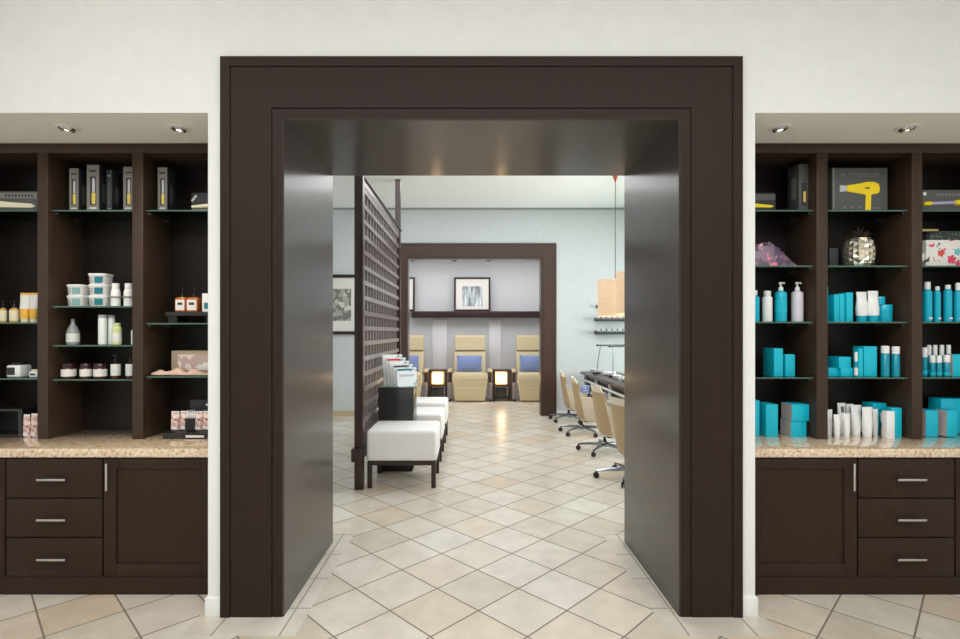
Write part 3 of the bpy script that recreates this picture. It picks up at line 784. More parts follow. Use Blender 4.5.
# ------------------------------------------------------------------ products on the shelves
YI = 3.455                                   # front of most things on the glass shelves
def at(x0, x1, y=YI):                        # centre and width on a shelf from two sight lines
    a, c = PX(x0, y), PX(x1, y)
    return (a+c)/2, c-a
E = .0006
def carton(name, label, x, yf, z, w, d, h, body, group=None, end=None, rz=0, cat='box', front=None, lid=False):
    t = thing(name, label, cat, (x, yf+d/2, z+E), rz, group)
    MB().b(-w/2, w/2, -d/2, d/2, 0, h, .0015).build('carton', body, t)
    if end == 'left': MB().b(-w/2-.0008, -w/2+.0002, -d/2+.002, d/2-.002, .002, h-.002).build('end_panel', PINKEND, t, smooth=False)
    if end == 'right': MB().b(w/2-.0002, w/2+.0008, -d/2+.002, d/2-.002, .002, h-.002).build('end_panel', PINKEND, t, smooth=False)
    if end == 'front': MB().b(-w/2+.002, w/2-.002, -d/2-.0008, -d/2+.0002, .002, h-.002).build('front_panel', front or WHITE_P, t, smooth=False)
    if lid: MB().b(-w/2-.0008, w/2+.0008, -d/2-.0008, d/2+.0008, h*.52, h*.56).build('lid_seam', TEAL_D, t, smooth=False)
    return t
def print_on(t, name, m, x0, x1, z0, z1, d):
    return MB().b(x0, x1, -d/2-.0014, -d/2-.0004, z0, z1).build(name, m, t, smooth=False)

# --- hair tool boxes, left
def tool_box(px0, px1, ytop, label, dark=False, yel=YEL_S, z=Z_TOP, d=.10):
    x, w = at(px0, px1); h = PZ(ytop, YI) - z
    t = carton('hair_tool_box', label, x, YI, z, w, d, h, CHAR_D, 'boxed hair tools on the top shelves')
    if not dark: print_on(t, 'front_panel', GREY_P, -w/2+.003, w/2-.003, .004, h-.004, d)
    a = w*.5
    o = MB().b(-a*.4, a*.45, -d/2-.003, -d/2-.0012, h*.14, h*.74).build('window_print', INK, t, smooth=False)
    m = MB().lathe([(0, 0), (a*.26, 0), (a*.30, h*.2), (a*.24, h*.24), (0, h*.24)], (a*.12, -d/2-.003, h*.16), 12, sy=.12); m.build('tool_handle_print', yel if not dark else CHAR, t)
    MB().lathe([(0, 0), (a*.2, 0), (a*.22, h*.26), (a*.1, h*.3), (0, h*.3)], (a*.12, -d/2-.003, h*.41), 12, sy=.12).build('tool_barrel_print', SILVER if not dark else CHAR, t)
    print_on(t, 'print_line', WHITE_P if not dark else GREY_P, -w*.28, w*.28, h*.06, h*.085, d+.001)
    print_on(t, 'print_title', INK if not dark else GREY_P, -w*.3, w*.3, h*.84, h*.88, d+.001)
    if px0 < 480: MB().b(w/2-.0002, w/2+.001, -d*.2, d*.15, h*.2, h*.62).build('side_print', CHAR, t, smooth=False)
    else: MB().b(-w/2-.001, -w/2+.0002, -d*.2, d*.15, h*.2, h*.75).build('side_print', GREY_P, t, smooth=False)
    return t
tool_box(69, 79, 168, 'grey upright hair tool box, leftmost on the top shelf between the two left dividers')
tool_box(86.5, 99.5, 164.5, 'grey upright hair tool box, tallest and widest of those on the left top shelf')
tool_box(106.5, 112, 170, 'slim dark hair tool box between the two grey boxes on the left top shelf', dark=True)
tool_box(123, 134, 166.5, 'grey upright hair tool box partly behind the second left divider')
tool_box(157.5, 167.5, 167, 'grey upright hair tool box on the left top shelf nearest the portal')
x, w = at(-12, 37.5); t = carton('hair_iron_box', 'low grey box printed with a cream flat iron, far left top shelf', x, YI, Z_TOP, w, .12, .135, CHAR, 'boxed hair tools on the top shelves')
print_on(t, 'print_band', GREY_P, -w/2+.004, w/2-.004, .088, .125, .12)
m = MB().prism([(-w/2+.01, .03), (w/2-.04, .025), (w/2-.012, .035), (w/2-.04, .052), (-.02, .062), (-w/2+.01, .078)], -.0625, -.0605, 'y'); m.build('iron_print', CREAM_T, t, smooth=False)
m = MB()
for k in range(9): m.b(-.05+k*.022, -.038+k*.022, -.0625, -.0612, .098, .114)
m.build('print_title', INK, t, smooth=False)
x, w = at(191.5, 222); t = carton('hair_iron_box', 'low dark box printed with a pale curling wand, beside the left wall edge', x, YI, Z_TOP, w, .12, .125, CHAR_D, 'boxed hair tools on the top shelves')
MB().tube([(-w/2+.006, -.063, .03), (w/2-.02, -.063, .042)], [.010, .017], 10).build('wand_print', CREAM_T, t)
MB().box((-w/2+.018, -.0612, .088), (.014, .0012, .05), rot=Matrix.Rotation(R(38), 3, 'Y')).build('silver_corner_print', SILVER, t, smooth=False)
print_on(t, 'print_band', GREY_P, -w/2+.004, w/2-.004, .006, .018, .12)

# --- left shelves
def bottle(name, label, x, y, z, r, h, body, cap, group, lab=None, neck=.38, shoulder=.78, pump=False, caph=.16, fluid=None, cat='bottle'):
    """round bottle: body with shoulder and neck, cap or pump, wrap-around label"""
    r *= y/math.hypot(x, y)
    t = thing(name, label, cat, (x, y, z+E), 0, group)
    hb = h*(1-caph); sh = hb*shoulder
    MB().lathe([(0, 0), (r*.9, 0), (r, r*.12), (r, sh), (r*.93, sh+(hb-sh)*.45), (r*neck*1.15, hb*.985), (r*neck, hb), (0, hb)], seg=22).build('body', body, t)
    if lab:
        l0, l1, lm = lab
        MB().lathe([(r*1.004, hb*l0), (r*1.016, hb*l0), (r*1.016, hb*l1), (r*1.004, hb*l1)], seg=22, cap=False).build('label', lm, t)
    if pump:
        c = MB().lathe([(0, hb), (r*.42, hb), (r*.42, hb+h*caph*.38), (r*.2, hb+h*caph*.42), (r*.14, hb+h*caph*.75), (0, hb+h*caph*.75)], seg=14).build('pump_collar', cap, t)
        m = MB().lathe([(0, hb+h*caph*.72), (r*.34, hb+h*caph*.74), (r*.36, hb+h*caph*.95), (0, hb+h*caph)], seg=14)
        m.tube([(0, 0, hb+h*caph*.86), (0, -r*.95, hb+h*caph*.84), (0, -r*1.1, hb+h*caph*.74)], r*.13, 8); m.build('pump_head', cap, t)
    else:
        MB().lathe([(0, hb), (r*neck*1.18, hb), (r*neck*1.2, hb+h*caph*.9), (r*neck*1.0, h), (0, h)], seg=18).build('cap', cap, t)
    return t
def dropper(label, px0, px1, ytop, z, body, lab, group, y=YI+.05):
    x, w = at(px0, px1, y); h = PZ(ytop, y)-z
    return bottle('dispenser_bottle', label, x, y, z, w/2, h, body, BLACK, group, lab, neck=.32, shoulder=.80, pump=True, caph=.34)
Z = 1.664
dropper('golden pump bottle on the middle shelf at the far left edge of the photo', -1, 7.5, 300, Z, AMBER_Y, (.12, .8, CREAM_T), 'golden pump bottles at far left')
dropper('golden pump bottle beside the yellow tubes at far left', 9, 20, 300, Z, AMBER_Y, (.12, .8, CREAM_T), 'golden pump bottles at far left')
def squeeze(name, label, px0, px1, ytop, z, bodym, capm, group, y=YI+.04, stripe=None, cap_frac=.13, taper=.62):
    x, w = at(px0, px1, y); h = PZ(ytop, y)-z
    t = thing(name, label, 'tube', (x, y, z+E), 0, group)
    r = w/2*1.03; secs = []
    for f, wx, dy in ((cap_frac, taper, taper), (.2, taper*1.05, taper*1.02), (.45, taper*1.2, taper*.9), (.75, .93, taper*.5), (.94, 1, .09), (1, 1, .07)):
        secs.append([(r*wx*math.cos(2*PI*i/24), r*dy*math.sin(2*PI*i/24), h*f) for i in range(24)])
    MB().loft(secs).build('body', bodym, t)
    MB().lathe([(0, 0), (r*taper*.9, 0), (r*taper*.94, h*.01), (r*taper*.94, h*cap_frac), (0, h*cap_frac)], seg=20).build('cap', capm, t)
    if stripe:
        f0, f1, sm = stripe; secs = []
        keys = ((cap_frac, taper, taper), (.2, taper*1.05, taper*1.02), (.45, taper*1.2, taper*.9), (.75, .93, taper*.5), (.94, 1, .09), (1, 1, .07))
        for q in range(9):
            f = f0+(f1-f0)*q/8
            for (fa, wa, da), (fb, wb, db) in zip(keys, keys[1:]):
                if fa <= f <= fb: u = (f-fa)/(fb-fa); wx, dy = wa+(wb-wa)*u, da+(db-da)*u; break
            secs.append([((r*wx+.001)*math.cos(2*PI*i/24), (r*dy+.001)*math.sin(2*PI*i/24), h*f) for i in range(24)])
        MB().loft(secs).build('label', sm, t)
    return t
squeeze('lotion_tube', 'yellow tube with a white band, left of a pair at the first left divider', 20.5, 29.5, 293, Z, ORANGE, CREAM_T, 'yellow tubes at far left', stripe=(.46, .93, WHITE_P), taper=.8)
squeeze('lotion_tube', 'yellow tube with a white band, touching the first left divider', 29.8, 38.2, 293, Z, ORANGE, CREAM_T, 'yellow tubes at far left', stripe=(.46, .93, WHITE_P), taper=.8)
Z = 1.294
x, w = at(5, 19); t = thing('cream_jar', 'white square jar with a dark label and dark lid on the lower far-left shelf', 'jar', (x, YI+.055, Z+E))
MB().box((0, 0, .041), (w, .10, .082), .012, seg=3).build('body', WHITE, t)
MB().box((-.012, -.0505, .042), (w*.55, .002, .05)).build('label', CHAR_D, t, smooth=False)
MB().lathe([(0, .0825), (.036, .0825), (.038, .085), (.038, .098), (.034, .102), (0, .102)], seg=22).build('lid', BLACK, t)
x, w = at(27, 35.5); t = thing('cream_jar', 'small low white jar beside the first left divider on the lower shelf', 'jar', (x, YI+.04, Z+E))
MB().box((0, 0, .02), (w, .06, .04), .008, seg=3).build('body', WHITE, t)
MB().box((0, -.0305, .02), (w*.6, .0015, .012)).build('label', INK, t, smooth=False)
MB().lathe([(0, .0405), (.026, .0405), (.027, .052), (0, .053)], seg=20).build('lid', CREAM_T, t)
t = thing('riser_stand', 'black open riser on the granite at the far left', 'stand', (PX(-2, 3.5), 3.56, CT+E))
m = MB().b(-.19, .19, -.09, .09, .17, .185).b(.165, .19, -.09, .09, 0, .17).b(-.19, -.165, -.09, .09, 0, .17).b(-.165, .165, .075, .09, 0, .17); m.build('body', BLACK_M, t, smooth=False)
MB().b(-.165, .165, -.085, .07, .001, .012).build('base', BLACK, t, smooth=False)
def packet(label, x, y, z, w, h, group, body=None):
    t = thing('sachet_pack', label, 'packet', (x, y, z+E), 0, group)
    secs = []
    for f, dx, dy in ((0, .9, .34), (.06, 1, .42), (.5, .96, .5), (.86, .9, .3), (.92, .78, .1), (1, .8, .06)):
        secs.append([(w/2*dx*math.cos(2*PI*i/16), w/2*dy*math.sin(2*PI*i/16), h*f) for i in range(16)])
    MB().loft(secs).build('pouch', body or PACKP, t)
    MB().b(-w*.3, w*.3, -w*.27, -w*.245, h*.05, h*.2).build('label', WHITE_P, t, smooth=False)
    MB().b(-w*.4, w*.4, -w*.04, w*.04, h*.9, h*1.0).build('seal', WHITE, t, smooth=False)
    return t
y = 3.46
packet('blush sachet pack on the granite beside the black riser at far left', PX(27, y), y, CT, .05, .15, 'blush sachet packs')
packet('blush sachet pack on the granite against the first left divider', PX(34, y), y+.005, CT, .05, .155, 'blush sachet packs')

# tubs
def tub(label, px0, px1, z, stack_i, right_dark=TEAL_L, y=YI+.06):
    x, w = at(px0, px1-4, y-.05); hh = .0735; zz = z + stack_i*(hh+.0008)
    t = thing('wax_tub', label, 'tub', (x, y, zz+E), 0, 'white and teal tubs')
    secs = [[(p[0], p[1], zb) for p in rrect(w*f, .11*f, .025, 4)] for f, zb in ((.86, 0), (.90, .006), (.96, .058))]
    MB().loft(secs).build('body', WHITE, t)
    MB().loft([[(p[0], p[1], zb) for p in rrect(w*f, .115*f, .028, 4)] for f, zb in ((1.0, .0582), (1.02, .062), (1.02, .070), (.97, .0735))]).build('lid', WHITE, t)
    lb = MB().prism([(-w*.05, .010), (w*.40, .010), (w*.425, .052), (-w*.05, .052)], -.0562, -.0535, 'y'); lb.build('label', right_dark, t, smooth=False)
    m = MB()
    for k in range(4): m.b(-w*.36, -w*.12, -.0558, -.0535, .014+k*.010, .0165+k*.010)
    m.build('print_lines', GREY_P, t, smooth=False)
    return t
Z = 1.772
tub('white tub with pale teal label, bottom of the two-high stack on the left shelf', 65.5, 85.5, Z, 0, mat('pale_teal_label', (130, 176, 176), .4))
tub('white tub with pale teal label, top of the two-high stack on the left shelf', 65.5, 85.5, Z, 1, MATS['pale_teal_label'])
tub('white tub with deep teal label, bottom of the three-high stack', 87, 108.5, Z, 0)
tub('white tub with deep teal label, middle of the three-high stack', 87, 108.5, Z, 1)
tub('white tub with deep teal label, top of the three-high stack', 87, 108.5, Z, 2)
for px0, px1, lb in ((110.5, 121, 'white capped bottle right of the three-high tub stack'), (123.5, 134, 'white capped bottle at the second left divider beside the tubs')):
    x, w = at(px0, px1, YI+.04)
    t = bottle('powder_bottle', lb, x, YI+.04, Z, w/2, PZ(283.5, YI+.04)-Z, WHITE, WHITE, 'white bottles beside the tubs', neck=.66, shoulder=.74, caph=.22)
    r = w/2
    MB().lathe([(r*1.0, .058), (r*1.08, .060), (r*1.08, .066), (r*1.0, .068)], seg=22, cap=False).build('rim', GREY_P, t)
Z = 1.514
x, w = at(66, 80, YI+.05); h = PZ(319, YI+.05)-Z
w *= .8; t = thing('clear_jug', 'clear jug of lotion with a white label on the left shelf below the tubs', 'jug', (x, YI+.05, Z+E))
MB().lathe([(0, 0), (w*.47, 0), (w*.5, .01), (w*.5, h*.48), (w*.42, h*.60), (w*.16, h*.82), (w*.14, h*.88), (0, h*.88)], seg=24).build('body', mat('milky_clear_plastic', (178, 180, 180), .18, trans=.3), t)
MB().lathe([(0, h*.88), (w*.16, h*.88), (w*.15, h), (0, h)], seg=16).build('cap', mat('grey_cap', (120, 122, 124), .3), t)
MB().lathe([(w*.502, h*.10), (w*.51, h*.10), (w*.51, h*.44), (w*.502, h*.44)], seg=24, cap=False).build('label', WHITE_P, t)
for px0, px1, ytop, lb, yy in ((98, 107.3, 315, 'tall white cylinder bottle, left of a pair below the tubs', YI+.035), (107.6, 115.5, 315, 'tall white cylinder bottle, right of a pair, behind the pale green bottle', YI+.08)):
    x, w = at(px0, px1, yy); bottle('spray_bottle', lb, x, yy, Z, w/2, PZ(ytop, yy)-Z, WHITE, mat('clear_grey_cap', (170, 170, 172), .2), 'tall white bottles', neck=.86, shoulder=.95, caph=.09)
x, w = at(112, 122, YI+.02); bottle('lotion_bottle', 'small pale green lotion bottle with a white label in front of the tall white pair', x, YI+.02, Z, w/2, PZ(323, YI+.02)-Z, GREENP, GREENP, None, (.15, .6, WHITE_P), neck=.6, shoulder=.82, caph=.12)
x, w = at(131, 141, YI+.04); bottle('lotion_bottle', 'white bottle mostly hidden behind the second left divider', x, YI+.04, Z, w/2, PZ(327, YI+.04)-Z, WHITE, WHITE, None, None, neck=.6, shoulder=.82, caph=.12)
Z = 1.288
for px0, px1, lb in ((60.8, 76.8, 'dark red jar with white label, leftmost of the three low jars'), (79.5, 92.5, 'dark red jar with white label, middle of the three low jars'), (93, 107.5, 'dark red jar with white label, rightmost of the three low jars')):
    x, w = at(px0, px1, YI+.02); t = thing('scrub_jar', lb, 'jar', (x, YI+.02, Z+E), 0, 'dark red low jars'); r = w/2*.8; h = PZ(363.5, YI+.02)-Z
    MB().lathe([(0, 0), (r*.96, 0), (r, .006), (r, h*.66), (r*.9, h*.72), (0, h*.72)], seg=24).build('body', AMBER_D, t)
    MB().lathe([(r*1.004, h*.14), (r*1.014, h*.14), (r*1.014, h*.62), (r*1.004, h*.62)], seg=24, cap=False).build('label', WHITE_P, t)
    MB().lathe([(0, h*.72), (r*.98, h*.72), (r*.98, h*.97), (r*.92, h), (0, h)], seg=24).build('lid', mat('dark_red_lid', (52, 30, 30), .25), t)
dropper('dark amber pump bottle with white label right of the three jars', 110.5, 121, 354, Z, AMBER_D, (.15, .88, WHITE_P), 'dark amber pump bottles')
dropper('dark amber pump bottle with white label partly behind the second left divider', 125.5, 136, 354, Z, AMBER_D, (.15, .88, WHITE_P), 'dark amber pump bottles')
# bay beside the portal
Z = 1.660
x0, x1 = PX(164.5, YI), PX(215, YI)
t = thing('riser_tray', 'black riser tray on the glass shelf under two amber bottles', 'tray', ((x0+x1)/2, YI+.09, Z+E)); hw = (x1-x0)/2
MB().b(-hw, hw, -.085, .085, .048, .075, .002).build('top', BLACK_M, t)
for s in (-1, 1): MB().b(s*hw*.75-.03, s*hw*.75+.03, -.07, .07, 0, .048).build('foot', BLACK, t, smooth=False)
ZT = Z+.0756+E
def square_bottle(label, px0, px1, ytop, z, y):
    x, w = at(px0, px1, y-.03); h = PZ(ytop, y)-z
    t = thing('dispenser_bottle', label, 'bottle', (x, y, z+E), 0, 'square amber bottles on the riser'); hb = h*.62
    MB().loft([rrect(w*f, w*.85*f, w*.14*f, 3, zz) for f, zz in ((.94, 0), (1, .004), (1, hb*.86), (.8, hb*.96), (.34, hb)) ]).build('body', AMBER, t)
    MB().b(-w*.4, w*.4, -w*.435, -w*.415, hb*.1, hb*.8).build('label', WHITE_P, t, smooth=False)
    MB().b(-w*.22, w*.22, -w*.44, -w*.434, hb*.45, hb*.62).build('print', INK, t, smooth=False)
    MB().lathe([(0, hb), (w*.18, hb), (w*.17, hb+h*.12), (w*.06, hb+h*.14), (w*.05, h), (0, h)], seg=12).build('dropper_cap', BLACK, t)
    return t
square_bottle('square amber bottle with white label, left of the pair on the black riser', 174.5, 185.5, 288, ZT, YI+.06)
square_bottle('square amber bottle with white label, right of the pair on the black riser', 186, 198, 288, ZT, YI+.06)
x, w = at(200.5, 208.5); t = carton('small_carton', 'small white box on the black riser beside the left wall edge', x, YI+.02, ZT, w, .05, PZ(293.5, YI+.02)-ZT, WHITE, None)
print_on(t, 'print', TEAL_L, -w*.25, w*.25, .02, .06, .05)
Z = 1.308
x0, x1 = PX(170.5, 3.53), PX(222, 3.53); w = x1-x0; h = PZ(351, 3.53)-Z-.03
t = thing('gift_box', 'tan box with a pink printed front behind the blush cloth', 'box', ((x0+x1)/2, 3.60, Z+E))
MB().b(-w/2, w/2, -.06, .06, 0, h+.03, .002).build('carton', TAN, t)
MB().b(-w/2+.045, w/2-.02, -.0612, -.0602, .03, h+.005).build('print', PHOTO_HAND, t, smooth=False)
MB().prism([(-w*.05, h*.35), (w*.18, h*.62), (w*.36, h*.72), (w*.3, h*.5), (w*.1, h*.3)], -.0625, -.0613, 'y').build('pale_shape_print', WHITE_P, t, smooth=False)
# rumpled cloth lying along the shelf front
m = MB(); rows = []; N = 26; M_ = 9; x0, x1 = PX(153, 3.45), PX(212.5, 3.45)
random.seed(3)
ph = [random.uniform(0, 6) for _ in range(4)]
for i in range(N+1):
    u = i/N; row = []
    for j in range(M_+1):
        v = j/M_; prof = math.sin(PI*v)**.7
        hgt = (.016+.020*abs(math.sin(u*9+ph[0]))+.008*math.sin(u*23+ph[1]+v*3))*prof*(.35+.65*math.sin(PI*min(1, u*1.2+.02))**.5)
        row.append(m.bm.verts.new((x0+(x1-x0)*u, 3.425+.075*v+.006*math.sin(u*14+ph[2]), Z+.0055+max(.0, hgt))))
    rows.append(row)
for a, c in zip(rows, rows[1:]):
    for j in range(M_): m.bm.faces.new((a[j], c[j], c[j+1], a[j+1]))
o = m.build('folded_cloth', PINKC); s = o.modifiers.new('thick', 'SOLIDIFY'); s.thickness = .004; s.offset = 1
tag(o, 'rumpled blush cloth pouch lying along the shelf in front of the tan box', 'cloth')
# counter display
yd = 3.385
x0, x1 = PX(162.5, yd), PX(218, yd); w = x1-x0
t = thing('display_tray', 'black display tray holding blush sachets on the granite beside the portal', 'tray', ((x0+x1)/2, yd+.09, CT+E))
MB().prism([(-.09, 0), (.09, 0), (.09, .05), (-.075, .045), (-.09, .038)], -w/2, w/2, 'x').build('base', BLACK_M, t, smooth=False)
MB().b(-.03+.0, .09, -.0912, -.0902, .010, .024).build('logo_plate', WHITE_P, t, smooth=False)
MB().b(-w/2+.09, w/2, .075, .085, .05, .235).build('back_card', CHAR_D, t, smooth=False)
m = MB()
for k in range(6): m.b(-w/2+.20+k*.02, -w/2+.214+k*.02, .0735, .0752, .195, .21)
m.build('lettering', WHITE_P, t, smooth=False)
for k, (px, lb) in enumerate(((176, 'blush sachet pack at the left end of the black display tray'), (184, 'blush sachet pack second from the left on the black display tray'), (199, 'blush sachet pack right of the black cup on the display tray'), (206, 'blush sachet pack at the wall end of the black display tray'))):
    packet(lb, PX(px, yd+.06), yd+.055+.012*(k % 2), CT+.0495, .062, .125, 'blush sachet packs')
t = thing('cup_of_applicators', 'black cup of white applicators on the display tray between blush sachets', 'cup', (PX(191.5, yd+.05), yd+.045, CT+.0505))
MB().box((0, 0, .04), (.058, .05, .08), .004).build('cup', BLACK, t)
for k in range(4):
    MB().lathe([(0, 0), (.005, 0), (.006, .03), (.001, .055), (0, .055)], (-.02+k*.0135, 0, .0805), 8).build('applicator', WHITE, t)

# --- right shelves
x, w = at(742, 775.5); t = carton('hair_iron_box', 'low charcoal box printed with a yellow flat iron, beside the right wall edge', x, YI, Z_TOP, w, .12, .125, CHAR_D, 'boxed hair tools on the top shelves')
print_on(t, 'print_band', CHAR, -w/2+.003, w/2-.003, .075, .115, .12)
m = MB().prism([(-w/2+.005, .062), (w/2-.03, .042), (w/2-.012, .036), (w/2-.03, .026), (-w/2+.005, .028)], -.063, -.0605, 'y'); m.build('iron_print', YEL, t, smooth=False)
x, w = at(799, 808.5); h = PZ(164, YI)-Z_TOP
t = carton('hair_tool_box', 'charcoal upright hair tool box on the right top shelf nearest the portal', x, YI, Z_TOP, w, .12, h, CHAR, 'boxed hair tools on the top shelves')
print_on(t, 'window_print', INK, -w*.25, w*.3, h*.12, h*.6, .12); print_on(t, 'tool_print', YEL_S, -w*.05, w*.2, h*.2, h*.42, .122)
MB().b(-w/2-.001, -w/2+.0002, -.03, .02, h*.3, h*.75).build('side_print', GREY_P, t, smooth=False)
# boxed yellow hair dryer
x, w = at(832.5, 887.5); h = PZ(168, YI)-Z_TOP
t = carton('hair_dryer_box', 'large charcoal box printed with a bright yellow hair dryer', x, YI, Z_TOP, w, .11, h, CHAR, 'boxed hair tools on the top shelves')
d2_ = .11
MB().b(-w/2-.0005, -w/2+.012, -d2_/2-.001, -d2_/2, 0, h).build('edge_band', GREY_P, t, smooth=False)
def el(cx, cz, rx, rz, n=28, a0=0, a1=360): return [(cx+rx*math.cos(R(a0+(a1-a0)*i/n)), cz+rz*math.sin(R(a0+(a1-a0)*i/n))) for i in range(n)]
dry = thing('x', 'x', 'x'); bpy.data.objects.remove(dry)
bz = h*.52
body = [(-w*.24, bz-.018), (-w*.24, bz+.022), (0, bz+.036), (w*.12, bz+.046), (w*.25, bz+.046), (w*.33, bz+.034), (w*.355, bz+.012), (w*.355, bz-.012), (w*.33, bz-.03), (w*.24, bz-.036),
        (w*.20, bz-.04), (w*.19, .004), (w*.09, .004), (w*.095, .03), (w*.10, bz-.04), (w*.02, bz-.034)]
MB().prism(body, -d2_/2-.003, -d2_/2-.0006, 'y').build('dryer_print', YEL, t, smooth=False)
MB().prism([(-w*.245, bz-.016), (-w*.37, bz-.022), (-w*.37, bz+.024), (-w*.245, bz+.02)], -d2_/2-.003, -d2_/2-.0006, 'y').build('nozzle_print', SILVER, t, smooth=False)
MB().prism(el(w*.13, bz+.004, .018, .008), -d2_/2-.0038, -d2_/2-.003, 'y').build('badge_print', mat('olive_print', (140, 120, 40), .4), t, smooth=False)
MB().prism([(-w*.20, bz-.008), (w*.04, bz-.012), (w*.04, bz-.017), (-w*.20, bz-.013)], -d2_/2-.0036, -d2_/2-.003, 'y').build('seam_print', YEL_S, t, smooth=False)
lettering('BUTTERCUP', .034, GREY_P, t, (0, -d2_/2-.0012, h*.80), width=w*.70)
m = MB()
for k in range(3): m.b(-w*.3+k*.05, -w*.26+k*.05, -d2_/2-.0012, -d2_/2-.0004, .02, .034)
m.b(w*.24, w*.38, -d2_/2-.0012, -d2_/2-.0004, .02, .028); m.build('small_print', GREY_P, t, smooth=False)
x, w = at(922.5, 975); t = carton('hair_iron_box', 'low charcoal box with a yellow and lilac curling iron, far right top shelf', x, YI, Z_TOP, w, .12, .145, CHAR, 'boxed hair tools on the top shelves')
MB().tube([(-w/2+.004, -.063, .05), (-w/2+.05, -.063, .052)], [.013, .016], 10).build('tip_print', YEL, t)
MB().tube([(-w/2+.05, -.063, .052), (w*.10, -.063, .058)], .012, 10).build('barrel_print', mat('lilac_print', (178, 170, 196), .3), t)
MB().tube([(w*.10, -.063, .058), (w/2-.01, -.063, .064)], [.018, .02], 10).build('handle_print', YEL, t)
MB().lathe([(0, -.002), (.012, -.002), (.012, .001), (0, .001)], (-w/2+.014, -.061, .118), 14, rot=Matrix.Rotation(PI/2, 3, 'X')).build('seal_print', WHITE_P, t)
m = MB()
for k in range(9): m.b(-.09+k*.022, -.077+k*.022, -.0612, -.0602, .105, .12)
m.build('print_title', GREY_P, t, smooth=False)

# second shelf: netted pouch, pineapple vase, floral box
Z = 2.04
random.seed(11)
x0, x1 = PX(748, 3.5), PX(798.5, 3.5); m = MB(); N, M_ = 20, 12; rows = []
for i in range(N+1):
    u = i/N; row = []
    top = .17*max(0, math.sin(PI*min(1, max(0, (u*.93+.07))))**.6)*(1-.62*max(0, u-.45)/.55)
    for j in range(M_+1):
        a = PI*j/M_
        rr = 1 + .10*math.sin(i*1.7+j*2.3) + random.uniform(-.06, .06)
        row.append(m.bm.verts.new((x0+(x1-x0)*u, 3.53-.07*math.cos(a)*(.6+.4*math.sin(PI*u)), Z+.001+max(0, top*math.sin(a)*rr))))
    rows.append(row)
for a, c in zip(rows, rows[1:]):
    for j in range(M_): m.bm.faces.new((a[j], c[j], c[j+1], a[j+1]))
o = m.build('netting_pouch', MESHPINK); tag(o, 'crumpled plum netting pouch with a pink flower beside the right wall edge', 'pouch')
# pineapple
yv = 3.53; xv, wv = PX(858.5, yv), .225
t = thing('pineapple_vase', 'faceted silver and gold pineapple ornament under the hair dryer box', 'ornament', (xv, yv, Z+E))
m = MB(); bm = m.bm; nseg = 10; rows_n = 9; ring = []
hv = PZ(239, yv)-Z
for k in range(rows_n+1):
    f = k/rows_n; r = .09*(.62+.38*math.sin(PI*(.12+.80*f))**.8); off = (k % 2)*PI/nseg
    ring.append([bm.verts.new(((r*(1.09 if False else 1))*math.cos(off+2*PI*i/nseg), r*math.sin(off+2*PI*i/nseg), hv*f)) for i in range(nseg)])
def pf(a, b, c, d):
    mid = (a.co+b.co+c.co+d.co)/4; n = Vector((mid.x, mid.y, 0)).normalized(); v = bm.verts.new(mid+n*.0095)
    for p, q in ((a, b), (b, c), (c, d), (d, a)): bm.faces.new((p, q, v))
for k in range(0, rows_n-1):
    for i in range(nseg):
        o_ = 0 if k % 2 == 0 else 1
        a = ring[k][i]; c = ring[k+2][i]
        if k % 2 == 0: l, r_ = ring[k+1][(i-1) % nseg], ring[k+1][i]
        else: l, r_ = ring[k+1][i], ring[k+1][(i+1) % nseg]
        pf(a, r_, c, l)
bm.faces.new(ring[0]); bm.faces.new(ring[-1])
for i in range(nseg):
    bm.faces.new((ring[0][i], ring[0][(i+1) % nseg], ring[1][i])); bm.faces.new((ring[-1][i], ring[-1][(i+1) % nseg], ring[-2][(i+1) % nseg] if rows_n % 2 else ring[-2][i]))
m.build('faceted_body', mat('silver_gold_mirror', (240, 232, 212), .16, metal=.85), t, smooth=False)
m = MB()
for k in range(22):
    a = k*2.4; el_ = .25+.9*(k/22.0); L = .075+.02*math.sin(k*1.3); d = Vector((math.cos(a)*math.cos(el_), math.sin(a)*math.cos(el_), math.sin(el_)))
    p = Vector((0, 0, hv)) ; m.tube([p, p+d*L*.5+Vector((0, 0, .004)), p+d*L], [.009, .008, .0008], 6)
m.build('leaf_crown', LEAF, t)
x, w = at(829.5, 838.5, 3.56); carton('small_carton', 'small black box in the shadow left of the pineapple ornament', x, 3.56, Z, w, .06, .14, CHAR_D)
x, w = at(926, 968, 3.47); h = PZ(240, 3.47)-Z
t = thing('gift_box', 'white floral printed box on the right shelf at the photo edge', 'box', (x, 3.53, Z+E))
MB().b(-w/2, w/2, -.06, .06, 0, h, .003).build('carton', FLORAL, t)
MB().b(-w/2-.018, -w/2, -.05, -.03, .04, .09, .003).build('ribbon_end', WHITE_P, t)
for cx_, cz_, rr, mm in ((-.04, .09, .022, 'a'), (.03, .05, .026, 'b'), (.07, .10, .022, 'c')):
    c = {'a': (214, 84, 70), 'b': (232, 70, 110), 'c': (110, 196, 200)}[mm]
    MB().prism([(cx_+rr*(1+.25*math.cos(5*q*2*PI/30))*math.cos(q*2*PI/30), cz_+rr*(1+.25*math.cos(5*q*2*PI/30))*math.sin(q*2*PI/30)) for q in range(30)], -.0612, -.0603, 'y').build('flower_print', mat('flower_%s' % mm, c, .5), t, smooth=False)
t = thing('cosmetic_bag', 'dark netted cosmetic bag lying on the floral box', 'bag', (x+.02, 3.535, Z+h+E))
secs = []
for zz, f in ((0, .94), (.012, 1), (.04, .97), (.062, .8)): secs.append([(p[0], p[1], zz) for p in rrect((w-.03)*f, .10*f, .03*f, 4)])
MB().loft(secs).build('bag', speckle_material('dark_netting', (44, 52, 48), [((96, 110, 104), .56)], 60), t)
